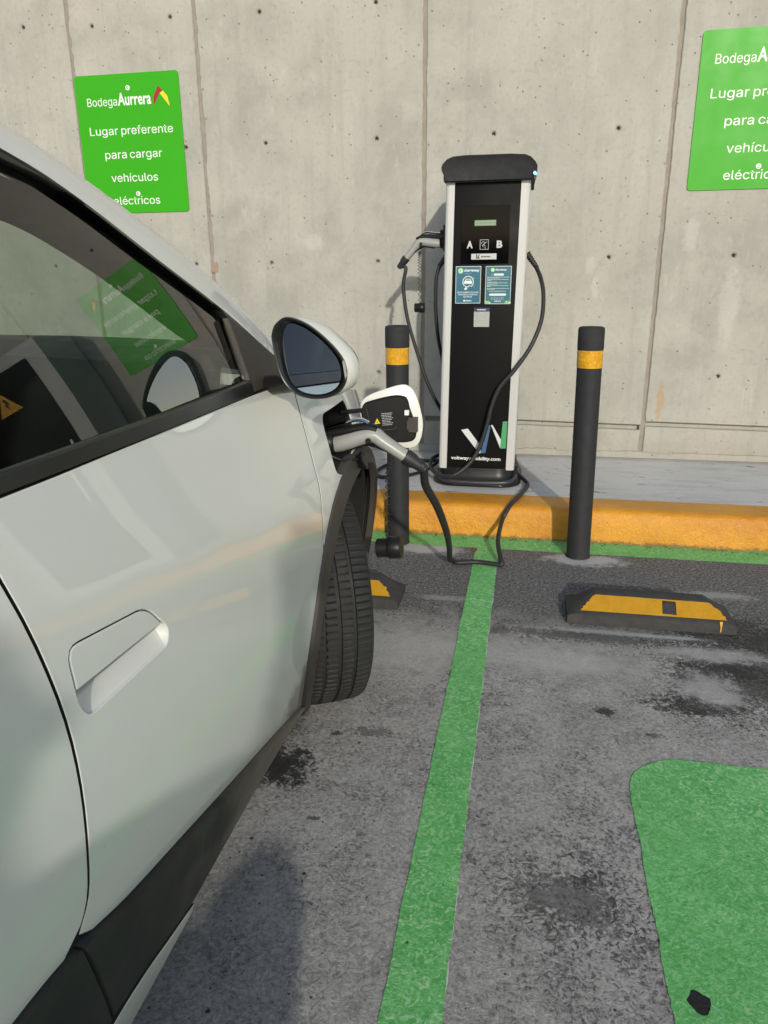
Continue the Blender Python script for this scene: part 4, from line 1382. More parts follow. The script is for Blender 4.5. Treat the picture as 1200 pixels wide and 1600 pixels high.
    # belt moulding below the glass and the sail panel ahead of it
    o = [(-2.875, .9205), (-3.2, .9160), (-3.66, .9160), (-3.66, .8985), (-3.2, .8965), (-2.875, .8960)]
    car_panel('belt_moulding', o, off(XG, .020), M_TRIM, side=side, depth=.012, step=.05)
    o = [(-2.884, 1.034), (-2.80, .998), (-2.735, .962), (-2.700, .940), (-2.700, .8965), (-2.872, .8965), (-2.8705, .93)]
    car_panel('mirror_sail', round_poly(o, .006), off(XG, .0165), M_ARCH, side=side, depth=.012, step=.05)
    # A-pillar and roof rail
    INN = [(-2.500, .925, -.620), (-2.580, .975, -.598), (-2.686, 1.033, -.585), (-2.858, 1.123, -.606), (-3.032, 1.201, -.631), (-3.184, 1.254, -.651), (-3.275, 1.282, -.661), (-3.52, 1.345, -.680), (-3.90, 1.385, -.690), (-4.35, 1.375, -.690), (-4.76, 1.315, -.690), (-4.99, 1.20, -.70), (-5.14, 1.05, -.715)]
    rows = []
    A = spline([(XG(y, z) + .0135, y, z) for y, z in OUT], 4)
    B = spline([(x, y, z) for y, z, x in INN], 4)
    for a, b in zip(A, B):
        a, b = np.array(a), np.array(b)
        m = (a + b) / 2 + np.array((.010, .002, .009))
        row = [a + np.array((-.012, 0, .0)), a, (a * .70 + b * .30) + np.array((.009, .002, .007)), (a * .35 + b * .65) + np.array((.009, .002, .010)), b + np.array((.001, 0, .001)), b + np.array((-.006, -.002, -.010))]
        if side < 0:
            row = [np.array((2 * XC - q[0], q[1], q[2])) for q in row]
        rows.append([tuple(q) for q in row])
    MB().grid(rows).build('roof_pillar', M_PAINT, car, smooth=45)
    TR = spline([(XG(y, z) - .012, y, z) for y, z in [(-2.66, .915), (-2.80, .985), (-2.90, 1.040), (-3.01, 1.098), (-3.112, 1.146), (-3.20, 1.180), (-3.28, 1.205), (-3.36, 1.222), (-3.62, 1.270)]], 4)
    TI = spline([(-.675, -2.62, .915), (-.665, -2.742, .965), (-.665, -2.840, 1.004), (-.668, -2.981, 1.068), (-.672, -3.088, 1.115), (-.68, -3.205, 1.160), (-.69, -3.280, 1.180), (-.72, -3.35, 1.205), (-.80, -3.60, 1.30)], 4)
    rows = []
    for a, b in zip(TR, TI):
        a, b = np.array(a), np.array(b)
        row = [a, a * .5 + b * .5 + np.array((.0, -.004, -.006)), b, b + np.array((-.01, .03, .03))]
        if side < 0:
            row = [np.array((2 * XC - q[0], q[1], q[2])) for q in row]
        rows.append([tuple(q) for q in row])
    MB().grid(rows).build('pillar_trim', M_INT, car, smooth=45)
    # cowl corner between pillar foot, fender and bonnet
    q = [(XG(-2.60, .902) + .0135, -2.600, .900), (XS(-2.69, .89), -2.69, .8925), (XS(-2.56, ztop(-2.56)), -2.56, ztop(-2.56) - .002), (-.60, -2.46, .905), (-.62, -2.5, .925), (XG(-2.655, .93) + .0135, -2.655, .930)]
    if side < 0: q = [(2 * XC - x, y, z) for x, y, z in q]
    MB().add(q, [(0, 1, 2, 3), (0, 3, 4), (0, 4, 5), (0, 5, 1)]).build('cowl_corner', M_PAINT, car)

# windscreen, roof, rear window
Bp = spline([(x, y, z) for y, z, x in INN], 4)
def across(b, bulge_y, crown, n=16):
    row = []
    for k in range(n + 1):
        u = -1 + 2 * k / n
        row.append((XC + (b[0] - XC) * -u, b[1] + bulge_y * (1 - u * u), b[2] + crown * (1 - u * u)))
    return row
ws = [b for b in Bp if b[1] >= -3.29]
rows = [across(b, .16 * (1 - .75 * i / (len(ws) - 1)), .012 + .02 * i / (len(ws) - 1)) for i, b in enumerate(ws)]
MB().grid(rows).build('windscreen', M_SHIELD, car, 179)
rf = [b for b in Bp if -4.80 <= b[1] <= -3.26]
rows = [across(b, .04 * (1 - i / len(rf)), .035) for i, b in enumerate(rf)]
MB().grid(rows).build('roof', M_PAINT, car, 179)
rows = [[(x, y, z - .035) for x, y, z in r_] for r_ in rows]
MB().grid(rows).build('headliner', M_INT2, car, 179)
rr_ = [b for b in Bp if b[1] < -4.75]
rows = [across(b, -.06, .02) for b in rr_]
MB().grid(rows).build('rear_window', M_GLASS, car, 179)
# bonnet
rows = []
for i in range(17):
    s = i / 16
    ye, yc_ = lerp(-2.60, -1.985, s), lerp(-2.30, -1.83, s)
    row = []
    for k in range(25):
        u = -1 + 2 * k / 24
        y = yc_ + (ye - yc_) * abs(u) ** 2.2
        xe = XS(ye, ztop(ye)) - .004
        lift = .058 * (1 - abs(u) ** 2.4) + .010 * (1 - abs(abs(u) - .62) / .2 if abs(abs(u) - .62) < .2 else 0)
        row.append((XC - (xe - XC) * -u * 1.0, y, ztop(ye) + .003 + lift - .02 * s * s))
    rows.append(row)
MB().grid(rows).build('bonnet', M_PAINT, car, 60)
# nose: bumper skin, grille, lamps
def nose(z):
    xe = XS(-1.99, max(z, .25))
    yf = float(np.interp(z, (.16, .3, .45, .62, .72, .80), (-1.80, -1.755, -1.74, -1.765, -1.80, -1.87)))
    pts = []
    for k in range(33):
        a = math.pi * k / 32
        ca, sa = math.cos(a), math.sin(a)
        pts.append((XC + (xe - XC) * math.copysign(abs(ca) ** .72, ca), -1.99 + (yf + 1.99) * abs(sa) ** .72, z))
    return pts
MB().grid([nose(z) for z in (.16, .2, .27, .34, .42, .50, .58, .66, .72, .765)]).build('front_bumper', M_PAINT, car, 60)
gr = MB()
gr.grid([[(x, y + .006, z) for x, y, z in nose(zz)[6:27]] for zz in (.20, .26, .33, .36)])
gr.build('lower_grille', M_CLAD, car, 60)
for sl in (slice(1, 8), slice(25, 32)):
    lm = MB().grid([[(x, y + .007, z) for x, y, z in nose(zz)[sl]] for zz in (.60, .65, .70)]).build('headlight', M_GLOSSBLK, car, 60)
    MB().grid([[(x, y + .010, z) for x, y, z in nose(zz)[sl]] for zz in (.655, .672)]).build('lamp_strip', M_PRINT, lm, 60)
# tail: rear bumper, tailgate, tail lights
def tail(z):
    xe = XS(-5.25, max(z, .25))
    yb = float(np.interp(z, (.2, .45, .7, .95), (-5.42, -5.46, -5.43, -5.34)))
    pts = []
    for k in range(25):
        a = math.pi * k / 24
        ca, sa = math.cos(a), math.sin(a)
        pts.append((XC + (xe - XC) * math.copysign(abs(ca) ** .6, ca), -5.24 + (yb + 5.24) * abs(sa) ** .6, z))
    return pts
MB().grid([tail(z) for z in (.2, .3, .42, .5)]).build('rear_bumper', M_CLAD, car, 60)
MB().grid([tail(z) for z in (.505, .6, .7, .8, .9, .96)]).build('tailgate', M_PAINT, car, 60)
tl = MB().grid([[(x, y - .008, z) for x, y, z in tail(zz)] for zz in (.74, .80)]).build('tail_light', M_REDLENS, car, 60)
# floor, wheel wells
MB().box(XC - .70, XC + .70, -5.2, -2.0, .17, .21).build('floor_pan', M_WELL, car)
for cy in (AX_F, AX_R):
    for side in (1, -1):
        mb = MB()
        xo, xi = -.415, -.76
        rows = []
        for x in (xo, xi):
            rw = [(min(x, XS(a, max(b, .2)) - .022) if x == xo else x, a, b) for a, b in arc(cy, .345, -8, 205, 24)]
            rows.append([(x_ if side > 0 else 2 * XC - x_, a, b) for x_, a, b in rw])
        mb.grid(rows)
        mb.f.append(tuple(25 + k for k in range(25)))
        mb.m.append(0)
        mb.build('wheel_liner', M_WELL, car, 60)
# cabin
MB().box(XC - .66, XC + .66, -2.75, -2.35, .45, .80).build('bulkhead', M_INT, car)
rows = []
for y, z in ((-2.36, .90), (-2.50, .940), (-2.70, .968), (-2.86, .968), (-2.93, .945), (-2.95, .88), (-2.90, .78), (-2.82, .60), (-2.78, .40)):
    rows.append([(XC + u * .70, y + .10 * (1 - u * u), z + .012 * (1 - u * u)) for u in np.linspace(-1, 1, 13)])
dash = MB().grid(rows).build('dashboard', M_INT, car, 50)
MB().box(XC - .13, XC + .13, -2.955, -2.925, .88, 1.02, bev=.008).build('centre_screen', M_GLOSSBLK, dash)
MB().box(XC - .48, XC - .28, -2.93, -2.90, .93, 1.0, bev=.006).build('driver_screen', M_GLOSSBLK, dash)
sw = MB()
sw.tube([(XC - .38 + .175 * math.cos(a), -3.02 - .05 * math.sin(a), .86 + .165 * math.sin(a)) for a in np.linspace(0, math.tau, 33)], .014, 10, cap=False)
sw.tube([(XC - .55, -3.02, .86), (XC - .38, -2.99, .85), (XC - .21, -3.02, .86)], .018, 8)
sw.tube([(XC - .38, -3.0, .85), (XC - .38, -2.85, .82)], .03, 10)
sw.build('steering_wheel', M_INT, car, 60)
MB().tube([(XC - .10, -3.02, 1.235), (XC + .10, -3.02, 1.235)], .028, 10, sq=(.5, 1)).build('rear_view_mirror', M_INT, car, 60)
def seat(x, y):
    st = MB()
    st.box(x - .24, x + .24, y - .02, y + .50, .32, .50, bev=.05)
    s_ = st.build('seat', M_SEAT, car, 60)
    b = MB()
    b.box(x - .235, x + .235, -.06, .06, .0, .58, bev=.045)
    b.box(x - .13, x + .13, -.045, .045, .60, .78, bev=.04)
    b.tube([(x - .05, 0, .56), (x - .05, 0, .64)], .008, 6)
    b.tube([(x + .05, 0, .56), (x + .05, 0, .64)], .008, 6)
    b.v = [(a, y + c - d * .36, .46 + d * .94) for a, c, d in b.v]
    b.build('backrest', M_SEAT, s_, 60)
seat(XC + .36, -3.75)
seat(XC - .36, -3.75)
MB().box(XC - .62, XC + .62, -4.62, -4.15, .32, .52, bev=.05).build('rear_seat', M_SEAT, car, 60)
MB().box(XC - .62, XC + .62, -4.78, -4.62, .45, 1.02, bev=.05).build('rear_backrest', M_SEAT, car, 60)
for side in (1, -1):
    for ya, yb in ((-2.80, -3.60), (-3.66, -4.50)):
        o = [(ya, .885), (yb, .885), (yb, .35), (ya, .35)]
        car_panel('door_lining', o, off(XS, -.10), M_INT, side=side, depth=-.03, step=.12)
# wheels
def tyre_mesh():
    mb = MB()
    RAD, W = .299, .176
    h = W / 2
    N = 630
    # profile across the tread: (x, radius, kind)
    prof = [(-h + .020, .215, 0), (-h + .004, .235, 0), (-h, .258, 0), (-h + .004, .278, 0), (-h + .011, .290, 1), (-h + .020, .2945, 1), (-h + .040, .2972, 1),
            (-.0440, .2975, 1), (-.0430, .2905, 9), (-.0350, .2905, 9), (-.0340, .2984, 1), (-.022, .2988, 2), (-.0070, .299, 1), (-.0060, .2915, 9), (.0020, .2915, 9), (.0030, .299, 1),
            (.018, .2988, 2), (.0300, .2984, 1), (.0310, .2905, 9), (.0385, .2905, 9), (.0395, .2978, 1), (h - .036, .2972, 1), (h - .020, .2945, 3), (h - .011, .290, 3), (h - .004, .278, 0), (h, .258, 0), (h - .004, .235, 0), (h - .020, .215, 0)]
    rows = []
    for i in range(N):
        a = math.tau * i / N
        ca, sa = math.cos(a), math.sin(a)
        row = []
        for j, (x, r, kd) in enumerate(prof):
            d = 0
            xx = x
            if kd in (1, 3):
                shoulder = abs(x) > .039
                ph = i % 6 if shoulder else (i + (3 if x > 0 else 0)) % 7
                if shoulder and ph == 0 and abs(x) < h - .008: d = .0042
                if shoulder and ph == 3 and .048 < abs(x) < h - .018: d = .0016
                if not shoulder and i % 6 == (0 if x > 0 else 3) and abs(x) > .004: d = .0042
                if not shoulder and abs(abs(x) - .0035) > .004: xx = x + .0016 * (1 if i % 7 < 3 else -1)
            if kd == 2 and i % 6 == (0 if x > 0 else 3): d = .003
            row.append((xx, (r - d) * ca, (r - d) * sa))
        rows.append(row)
    rows.append(rows[0])
    mb.grid(rows)
    return mb
def rim_mesh():
    mb = MB()
    mb.lathe([(.218, -.07), (.218, .068), (.208, .074), (.200, .066), (.196, .05), (.196, -.07)], 40, axis='X')
    for k in range(5):
        a = math.tau * k / 5
        for q in (-.13, .13):
            mb.tube([(.045, .03 * math.cos(a), .03 * math.sin(a)), (.055, .11 * math.cos(a + q * .5), .11 * math.sin(a + q * .5)), (.05, .2 * math.cos(a + q), .2 * math.sin(a + q))], [.02, .016, .018], 6)
    mb.lathe([(.0001, .058), (.03, .056), (.05, .045), (.05, -.02), (.0001, -.02)], 24, axis='X')
    return mb
tm = tyre_mesh().build('tyre', M_TYRE, None, 28)
rm = rim_mesh().build('rim', M_RIM, None, 40)
tyre_me, rim_me = tm.data, rm.data
hubm = MB().lathe([(.0001, -.02), (.15, -.02), (.15, -.035), (.0001, -.035)], 28, axis='X').build('brake_disc', M_STEEL, None, 40)
disc_me = hubm.data
for o in (tm, rm, hubm):
    bpy.data.objects.remove(o)
for x, y, steer in ((-.532, AX_F, 28), (2 * XC + .532, AX_F, 28), (-.54, AX_R, 0), (2 * XC + .54, AX_R, 0)):
    wh = bpy.data.objects.new('wheel', None)
    wh.location = Vector((x, y, .299 + .003)) - car.location
    wh.rotation_euler = (0, 0, R(steer) + (math.pi if x < XC else 0))
    link(wh, car)
    for nm, me in (('tyre', tyre_me), ('rim', rim_me), ('brake_disc', disc_me)):
        link(bpy.data.objects.new(nm, me), wh)

# charging port: dark recess with socket, dangling cap, open flap
rec = MB()
pr = resample(PORT, .012)
cy_, cz_ = -2.48, .735
r0 = [(XS(y, z) - .003, y, z) for y, z in pr]
r1 = [(XS(y, z) - .012, cy_ + (y - cy_) * .97, cz_ + (z - cz_) * .97) for y, z in pr]
r2 = [(XS(y, z) - .055, cy_ + (y - cy_) * .86, cz_ + (z - cz_) * .86) for y, z in pr]
rec.grid([r0, r1, r2], closed=True)
rec.f.append(tuple(2 * len(pr) + k for k in range(len(pr))))
rec.m.append(0)
port = rec.build('charging_port', M_BLACKPL, car, 40)
ax = Vector(axA).normalized()
o_ = Vector(oA)
def along(a): return o_ + ax * a
MB().tube([along(-.09), along(-.030), along(-.029), along(-.06)], [.044, .040, .032, .031], 24).build('socket', M_BLACKPL, port, 40)
MB().lathe([(.0001, -.006), (.010, -.006), (.0115, -.004), (.0115, .012), (.0095, .014), (.0001, .014)], 24, (0, 0, 0), 'X')
pc = MB().lathe([(.0001, -.010), (.019, -.010), (.021, -.007), (.021, .004), (.0245, .006), (.0245, .011), (.020, .014), (.0001, .012)], 24, (0, 0, 0), 'X')
pc.v = [(-.388 + x * .75 - z * .35, -2.46 + y * .9 - x * .5, .672 + z * .9 + x * .4) for x, y, z in pc.v]
pcap = pc.build('port_cap', M_BLACKPL, car, 40)
MB().tube(spline([(-.45, -2.53, .70), (-.425, -2.52, .688), (-.405, -2.49, .682), (-.392, -2.47, .680)], 5), .003, 6).build('cap_strap', M_RUBBER, pcap, 60)
# flap: hinged at the front edge of the recess, swung out past square; its back faces the camera
FX0, FX1 = -.412, -.256
def flap_pt(a, b, d=0):
    """a along the flap away from the hinge, b up, d off the painted face towards the camera; the painted face is convex"""
    t = (a - FX0) / (FX1 - FX0)
    return (a, -2.352 + .018 * t - d - .010 * (1 - (2 * t - 1) ** 2) * 0 + .012 * (b - .76) ** 2 / .01 * .6, b)
fo = [(-.4135, .772), (-.409, .800), (-.388, .818), (-.350, .832), (-.318, .8415), (-.298, .8425), (-.283, .833), (-.272, .815), (-.262, .785), (-.2545, .747), (-.2575, .714), (-.268, .690), (-.284, .6815), (-.300, .6805), (-.352, .686), (-.385, .694), (-.404, .712)]
fo = [p[:2] for p in spline(fo + [fo[0]], 4)][:-1]
fin, _ = inset_poly(fo, .004)
mbf = MB()
n = len(fo)
mbf.add([flap_pt(a, b, -.002) for a, b in fo] + [flap_pt(a, b, .0015) for a, b in fo] + [flap_pt(*p, .0035) for p in fin] + [flap_pt(*p, -.006) for p in fin],
        [(k, (k + 1) % n, n + (k + 1) % n, n + k) for k in range(n)] + [(n + k, n + (k + 1) % n, 2 * n + (k + 1) % n, 2 * n + k) for k in range(n)] + [(k, (k + 1) % n, 3 * n + (k + 1) % n, 3 * n + k) for k in range(n)] + [tuple(range(2 * n, 3 * n)), tuple(range(3 * n, 4 * n))])
flap_o = mbf.build('charging_flap', M_PAINT, car, 35)
fi_ = [(-.410, .778), (-.402, .796), (-.385, .804), (-.331, .817), (-.302, .8155), (-.292, .806), (-.286, .784), (-.276, .756), (-.2705, .735), (-.2715, .712), (-.283, .7005), (-.318, .6975), (-.352, .706), (-.372, .716), (-.400, .740)]
fi_ = [p[:2] for p in spline(fi_ + [fi_[0]], 3)][:-1]
fi2, _ = inset_poly(fi_, .004)
n = len(fi_)
MB().add([flap_pt(*p, .003) for p in fi_] + [flap_pt(*p, .010) for p in fi_] + [flap_pt(*p, .0135) for p in fi2],
         [(k, (k + 1) % n, n + (k + 1) % n, n + k) for k in range(n)] + [(n + k, n + (k + 1) % n, 2 * n + (k + 1) % n, 2 * n + k) for k in range(n)] + [tuple(range(2 * n, 3 * n))]).build('inner_panel', M_BLACKPL, flap_o, 35)
lt = MB()
lt.box(-.288, -.266, 0, 1, .726, .763)
lt.box(-.292, -.284, 0, 1, .733, .756)
lt.v = [flap_pt(a, b, .003 + .018 * c) for a, c, b in lt.v]
lt.build('catch', M_ARCH, flap_o)
mbx = MB()
rb = [(-.394, .785), (-.388, .75), (-.374, .728), (-.325, .733), (-.318, .738)]
mbx.tube([flap_pt(a, b, .0142) for a, b in rb], .0013, 6)
mbx.build('moulded_rib', M_ARCH, flap_o, 60)
MB().box(-.2975, -.287, -2.3605, -2.345, .770, .782).build('striker', M_PRINT, flap_o)
wt = MB().add([flap_pt(-.3745, .7455, .0147), flap_pt(-.3600, .7470, .0147), flap_pt(-.3680, .7605, .0147)], [(0, 1, 2)]).build('warning_triangle', M_YEL, flap_o)
MB().add([flap_pt(-.3685, .7485, .0151), flap_pt(-.3660, .7487, .0151), flap_pt(-.3670, .7565, .0151)], [(0, 1, 2)]).build('exclamation_mark', M_PBLK, wt)
sp_ = MB()
random.seed(5)
for k in range(8):
    z = .772 - k * .0042
    x = -.357 + k * .0004
    while x < -.3285 - .003 * (k % 3):
        wd = random.uniform(.0014, .004)
        sp_.add([flap_pt(x, z + (x + .35) * .1, .0148), flap_pt(x + wd, z + (x + .35) * .1, .0148), flap_pt(x + wd, z + .0016 + (x + .35) * .1, .0148), flap_pt(x, z + .0016 + (x + .35) * .1, .0148)], [(0, 1, 2, 3)])
        x += wd + .0009
sp_.build('small_print', M_PGREY, flap_o)
for z in (.735, .78):
    MB().tube([(-.455, -2.40, z), (-.425, -2.378, z), (-.408, -2.360, z)], .006, 8).build('hinge_arm', M_BLACKPL, flap_o, 60)

# door mirrors
def mirror(side):
    def T(p): return p if side > 0 else (2 * XC - p[0], p[1], p[2])
    rimpx = [(-.504, .990), (-.497, 1.010), (-.480, 1.0245), (-.465, 1.0275), (-.440, 1.021), (-.415, 1.008), (-.390, .989), (-.368, .968), (-.353, .947), (-.347, .926), (-.350, .903), (-.363, .884), (-.385, .872), (-.411, .8675), (-.437, .869), (-.460, .877), (-.479, .893), (-.492, .918), (-.500, .955)]
    rimpx = [p[:2] for p in spline(rimpx + [rimpx[0]], 3)][:-1]
    gl = [(-.4855, .985), (-.478, 1.006), (-.466, 1.0145), (-.446, 1.011), (-.420, .9985), (-.393, .979), (-.371, .957), (-.3605, .938), (-.3575, .918), (-.363, .900), (-.378, .8865), (-.401, .8785), (-.425, .8775), (-.449, .883), (-.467, .898), (-.4785, .925), (-.4840, .955)]
    gl = [p[:2] for p in spline(gl + [gl[0]], 3)][:-1]
    KM = .901                                       # the mirror stands 14 cm nearer the rear than first measured
    rimpx = [(a * KM, 1.0951 + (b - 1.0951) * KM) for a, b in rimpx]
    gl = [(a * KM, 1.0951 + (b - 1.0951) * KM) for a, b in gl]
    def pl(a, b, d=0):
        """rim plane turned a little towards the driver"""
        return (a, -2.890 - .12 * (a + .378) - .04 * (b - .964) + d * .9, b)
    n = len(rimpx)
    cx, cz = -.383, .964
    def ring(pts, s, d, dx=0, dz=0): return [T(tuple(np.array(pl(cx + (a - cx) * s + dx, cz + (b - cz) * s + dz, d)))) for a, b in pts]
    sh = MB().grid([ring(rimpx, .975, .004), ring(rimpx, .985, .010, .003), ring(rimpx, .985, .028, .010), ring(rimpx, .965, .052, .015), ring(rimpx, .90, .082, .014), ring(rimpx, .72, .106, .008), ring(rimpx, .42, .120, 0), ring(rimpx, .02, .124, 0)], closed=True)
    hs = sh.build('mirror_housing', M_PAINT, car, 179)
    rim = MB().grid([ring(rimpx, .96, .022), ring(rimpx, 1.0, .012), ring(rimpx, 1.0, .0), ring(rimpx, .985, -.0035), ring(rimpx, .945, -.003), ring(rimpx, .915, .0), ring(rimpx, .88, .010), ring(rimpx, .78, .022), ring(rimpx, .3, .024)], closed=True)
    rim.build('mirror_rim', M_TRIM, hs, 60)
    # glass turned towards the driver inside its rim
    g = [(a, b) for a, b in gl]
    v2, f = cdt([g], .03)
    def gp(a, b):
        p = pl(a, b, .005)
        return T((a, p[1] - .13 * (a - cx) + .050 * (b - cz), b))
    mesh('mirror_glass', [gp(a, b) for a, b in v2], f, M_MIRROR, hs)
    mb = MB()
    o = [(a * KM, 1.0951 + (b - 1.0951) * KM) for a, b in [(-.3478, .933), (-.352, .947), (-.3545, .944), (-.3512, .920), (-.3495, .909), (-.3465, .918)]]
    mb.prism(o, 0, 1, 'XZ')
    mb.v = [T(pl(a, b, -.0035 + .014 * c)) for a, c, b in mb.v]
    mb.build('indicator_lens', M_GUNGREY, hs)
    mb = MB()
    mb.tube([T(p) for p in [(-.565, -2.765, .893), (-.505, -2.780, .898), (-.455, -2.800, .906), (-.40, -2.815, .925)]], [.026, .024, .024, .022], 12, sq=(1.3, .8))
    mb.build('mirror_arm', M_TRIM, hs, 60)
mirror(1)
mirror(-1)
MB().tube([(XC + .2, -2.39, .915), (XC - .2, -2.52, .965)], .008, 6).build('wiper_arm', M_TRIM, car)

# ------------------------------------------------------------------ what stands out of frame but shades or mirrors in the scene
cab = thing('electrical_cabinet', 'grey framed electrical cabinet with a dark door and hazard triangle by the wall', 'cabinet', (1.95, -.2, .148))
M_CABF = simple('pale_cabinet_frame', (.55, .56, .55), .45, var=.04)
MB().box(1.56, 2.56, -.40, -.02, .148, 2.03, bev=.01).build('body', M_CABF, cab)
dr = MB().box(1.70, 2.42, -.412, -.40, .30, 1.93, bev=.006).build('door', M_BLACKSATIN, cab)
wt = MB().add([(1.93, -.414, 1.63), (2.13, -.414, 1.63), (2.03, -.414, 1.80)], [(0, 1, 2)]).build('warning_triangle', simple('amber_warning', (.75, .40, .02), .5), dr)
MB().add([(2.02, -.4145, 1.75), (2.045, -.4145, 1.75), (2.03, -.4145, 1.71), (2.05, -.4145, 1.71), (2.02, -.4145, 1.655), (2.025, -.4145, 1.70), (2.005, -.4145, 1.70)], [(0, 6, 5), (0, 5, 1), (1, 5, 2), (2, 3, 5), (5, 3, 4)]).build('bolt_symbol', M_PBLK, dr)
MB().box(1.735, 1.755, -.43, -.412, 1.05, 1.25, bev=.004).build('handle', M_STEEL, dr)

bld = thing('low_building', 'long low pale building across the car park', 'building', (0, -34, 0))
M_BW = simple('rendered_facade', (.30, .29, .27), .9, var=.1, vscale=.3)
MB().box(-60, 60, -46, -34, 0, 2.5).build('wall', M_BW, bld)
MB().box(-60.3, 60.3, -46.3, -33.7, 2.5, 2.8).build('parapet', simple('dark_parapet', (.09, .09, .10), .8), bld)
wm = MB().box(-3, 3, -34.02, -33.9, 0, 2.1).build('window', M_GLOSSBLK, bld)
for k in range(10):
    x = -55 + k * 12
    if abs(x) > 6:
        o = wm.copy(); C.objects.link(o); o.location.x = x

palm = thing('palm_tree', 'tall palm tree with a ragged crown standing across the car park', 'tree', (2.3, -31.5, 0))
M_BARK = simple('palm_bark', (.16, .13, .10), .9, var=.3, bscale=8, bstr=.8)
M_FROND = simple('palm_frond', (.05, .085, .03), .6, var=.3)
tk = MB().tube([(2.3 + .05 * math.sin(k), -31.5, k * .6) for k in range(10)], [.2 - .008 * k for k in range(10)], 12).build('trunk', M_BARK, palm, 40)
random.seed(12)
for k in range(26):
    a = random.uniform(0, math.tau)
    el = random.uniform(-.5, 1.2)
    d = Vector((math.cos(a) * math.cos(el), math.sin(a) * math.cos(el), math.sin(el)))
    sdv = Vector((-math.sin(a), math.cos(a), 0))
    mb = MB()
    base_ = Vector((2.3, -31.5, 5.4))
    pts = []
    for i in range(9):
        t_ = i / 8
        pts.append(base_ + d * (1.7 * t_) + Vector((0, 0, -1.1 * t_ * t_)))
    mb.tube(pts, [.02 - .0018 * i for i in range(9)], 5)
    for i in range(1, 9):
        for s_ in (1, -1):
            for q in (0, .5):
                p = pts[i].lerp(pts[i - 1], q)
                L = .5 * math.sin(math.pi * min(.95, i / 9 + .1))
                tip = p + sdv * s_ * L + d * L * .5 + Vector((0, 0, -.25 * L))
                mb.add([p, p + d * .035, tip], [(0, 1, 2)])
    mb.build('frond', M_FROND, palm, recalc=False)

# the photographer: stands behind the camera, holding a phone out in the right hand
def skin(name, joints, bones, mat, parent, sub=2, root=0):
    me = bpy.data.meshes.new(name)
    me.from_pydata([j[0] for j in joints], bones, [])
    ob = bpy.data.objects.new(name, me)
    C.objects.link(ob)
    sk = ob.modifiers.new('skin', 'SKIN')
    sk.use_smooth_shade = True
    for i, j in enumerate(joints):
        r_ = j[1] if isinstance(j[1], tuple) else (j[1], j[1])
        me.skin_vertices[0].data[i].radius = r_
        me.skin_vertices[0].data[i].use_root = (i == root)
    sb = ob.modifiers.new('sub', 'SUBSURF')
    sb.levels = sb.render_levels = sub
    dg = bpy.context.evaluated_depsgraph_get()
    m2 = bpy.data.meshes.new_from_object(ob.evaluated_get(dg))
    bpy.data.objects.remove(ob)
    bpy.data.meshes.remove(me)
    off_ = root_of(parent)
    for v in m2.vertices:
        v.co -= off_
    m2.polygons.foreach_set('use_smooth', [True] * len(m2.polygons))
    m2.materials.clear()
    m2.materials.append(mat)
    o = bpy.data.objects.new(name, m2)
    return link(o, parent)
PX, PYY = -.235, -4.66
per = thing('person', 'person in a dark jacket and jeans squatting to take the photo with a phone', 'person', (PX, PYY, .004))
M_SKIN = simple('skin', (.36, .20, .13), .5, var=.08)
M_HAIR = simple('dark_hair', (.015, .011, .009), .6, var=.3, bscale=200, bstr=.6)
M_JKT = simple('dark_jacket_cloth', (.03, .035, .05), .9, var=.2, bscale=220, bstr=.3)
M_JEAN = simple('blue_denim', (.04, .06, .11), .9, var=.2, bscale=260, bstr=.3)
M_SHOE = simple('black_shoe', (.02, .02, .02), .5)
def J(x, y, z, r): return ((PX + x, PYY + y, z), r)
hand = (.235, .395, 1.050)
# one continuous figure in a low squat: pelvis - spine - head, arms with five fingers each, legs
jt = [J(0, -.14, .36, (.14, .11)), J(0, -.12, .50, (.125, .10)), J(0, -.05, .68, (.14, .10)), J(0, .01, .82, (.10, .075)), J(0, .04, .89, .048), J(0, .075, .95, (.058, .068)), J(0, .085, 1.025, (.072, .09)), J(0, .08, 1.10, (.058, .075)),
      J(.155, .02, .805, .058), J(.235, .16, .70, .046), J(.240, .27, .88, .036), J(hand[0], hand[1] - .07, hand[2] - .04, .027), J(hand[0], hand[1] - .01, hand[2], (.036, .020)),
      J(-.155, .02, .805, .058), J(-.225, .10, .62, .046), J(-.19, .26, .56, .034), J(-.18, .30, .555, (.030, .022)), J(-.175, .345, .545, (.036, .018)),
      J(.095, -.10, .36, .095), J(.195, .27, .47, .062), J(.150, .02, .10, .042), J(.155, .11, .045, .036), J(.165, .18, .035, .030),
      J(-.095, -.10, .36, .095), J(-.195, .27, .47, .062), J(-.150, .02, .10, .042), J(-.155, .11, .045, .036), J(-.165, .18, .035, .030)]
bn = [(0, 1), (1, 2), (2, 3), (3, 4), (4, 5), (5, 6), (6, 7), (3, 8), (8, 9), (9, 10), (10, 11), (11, 12), (3, 13), (13, 14), (14, 15), (15, 16), (16, 17), (0, 18), (18, 19), (19, 20), (20, 21), (21, 22), (0, 23), (23, 24), (24, 25), (25, 26), (26, 27)]
def finger(base, pts, r):
    prev = base
    for p in pts:
        jt.append(((PX + p[0], PYY + p[1], p[2]), r))
        bn.append((prev, len(jt) - 1))
        prev = len(jt) - 1
        r *= .9
hx, hy, hz = hand
for k, (dz, L) in enumerate(((.022, .92), (.007, 1.0), (-.009, .95), (-.024, .78))):
    finger(12, [(hx + .022, hy + .018, hz + dz), (hx + .020, hy + .018 + .026 * L, hz + dz * 1.05), (hx - .006, hy + .022 + .032 * L, hz + dz * 1.05)], .0085)
finger(11, [(hx - .030, hy - .045, hz + .025), (hx - .040, hy - .010, hz + .036), (hx - .030, hy + .012, hz + .044)], .010)
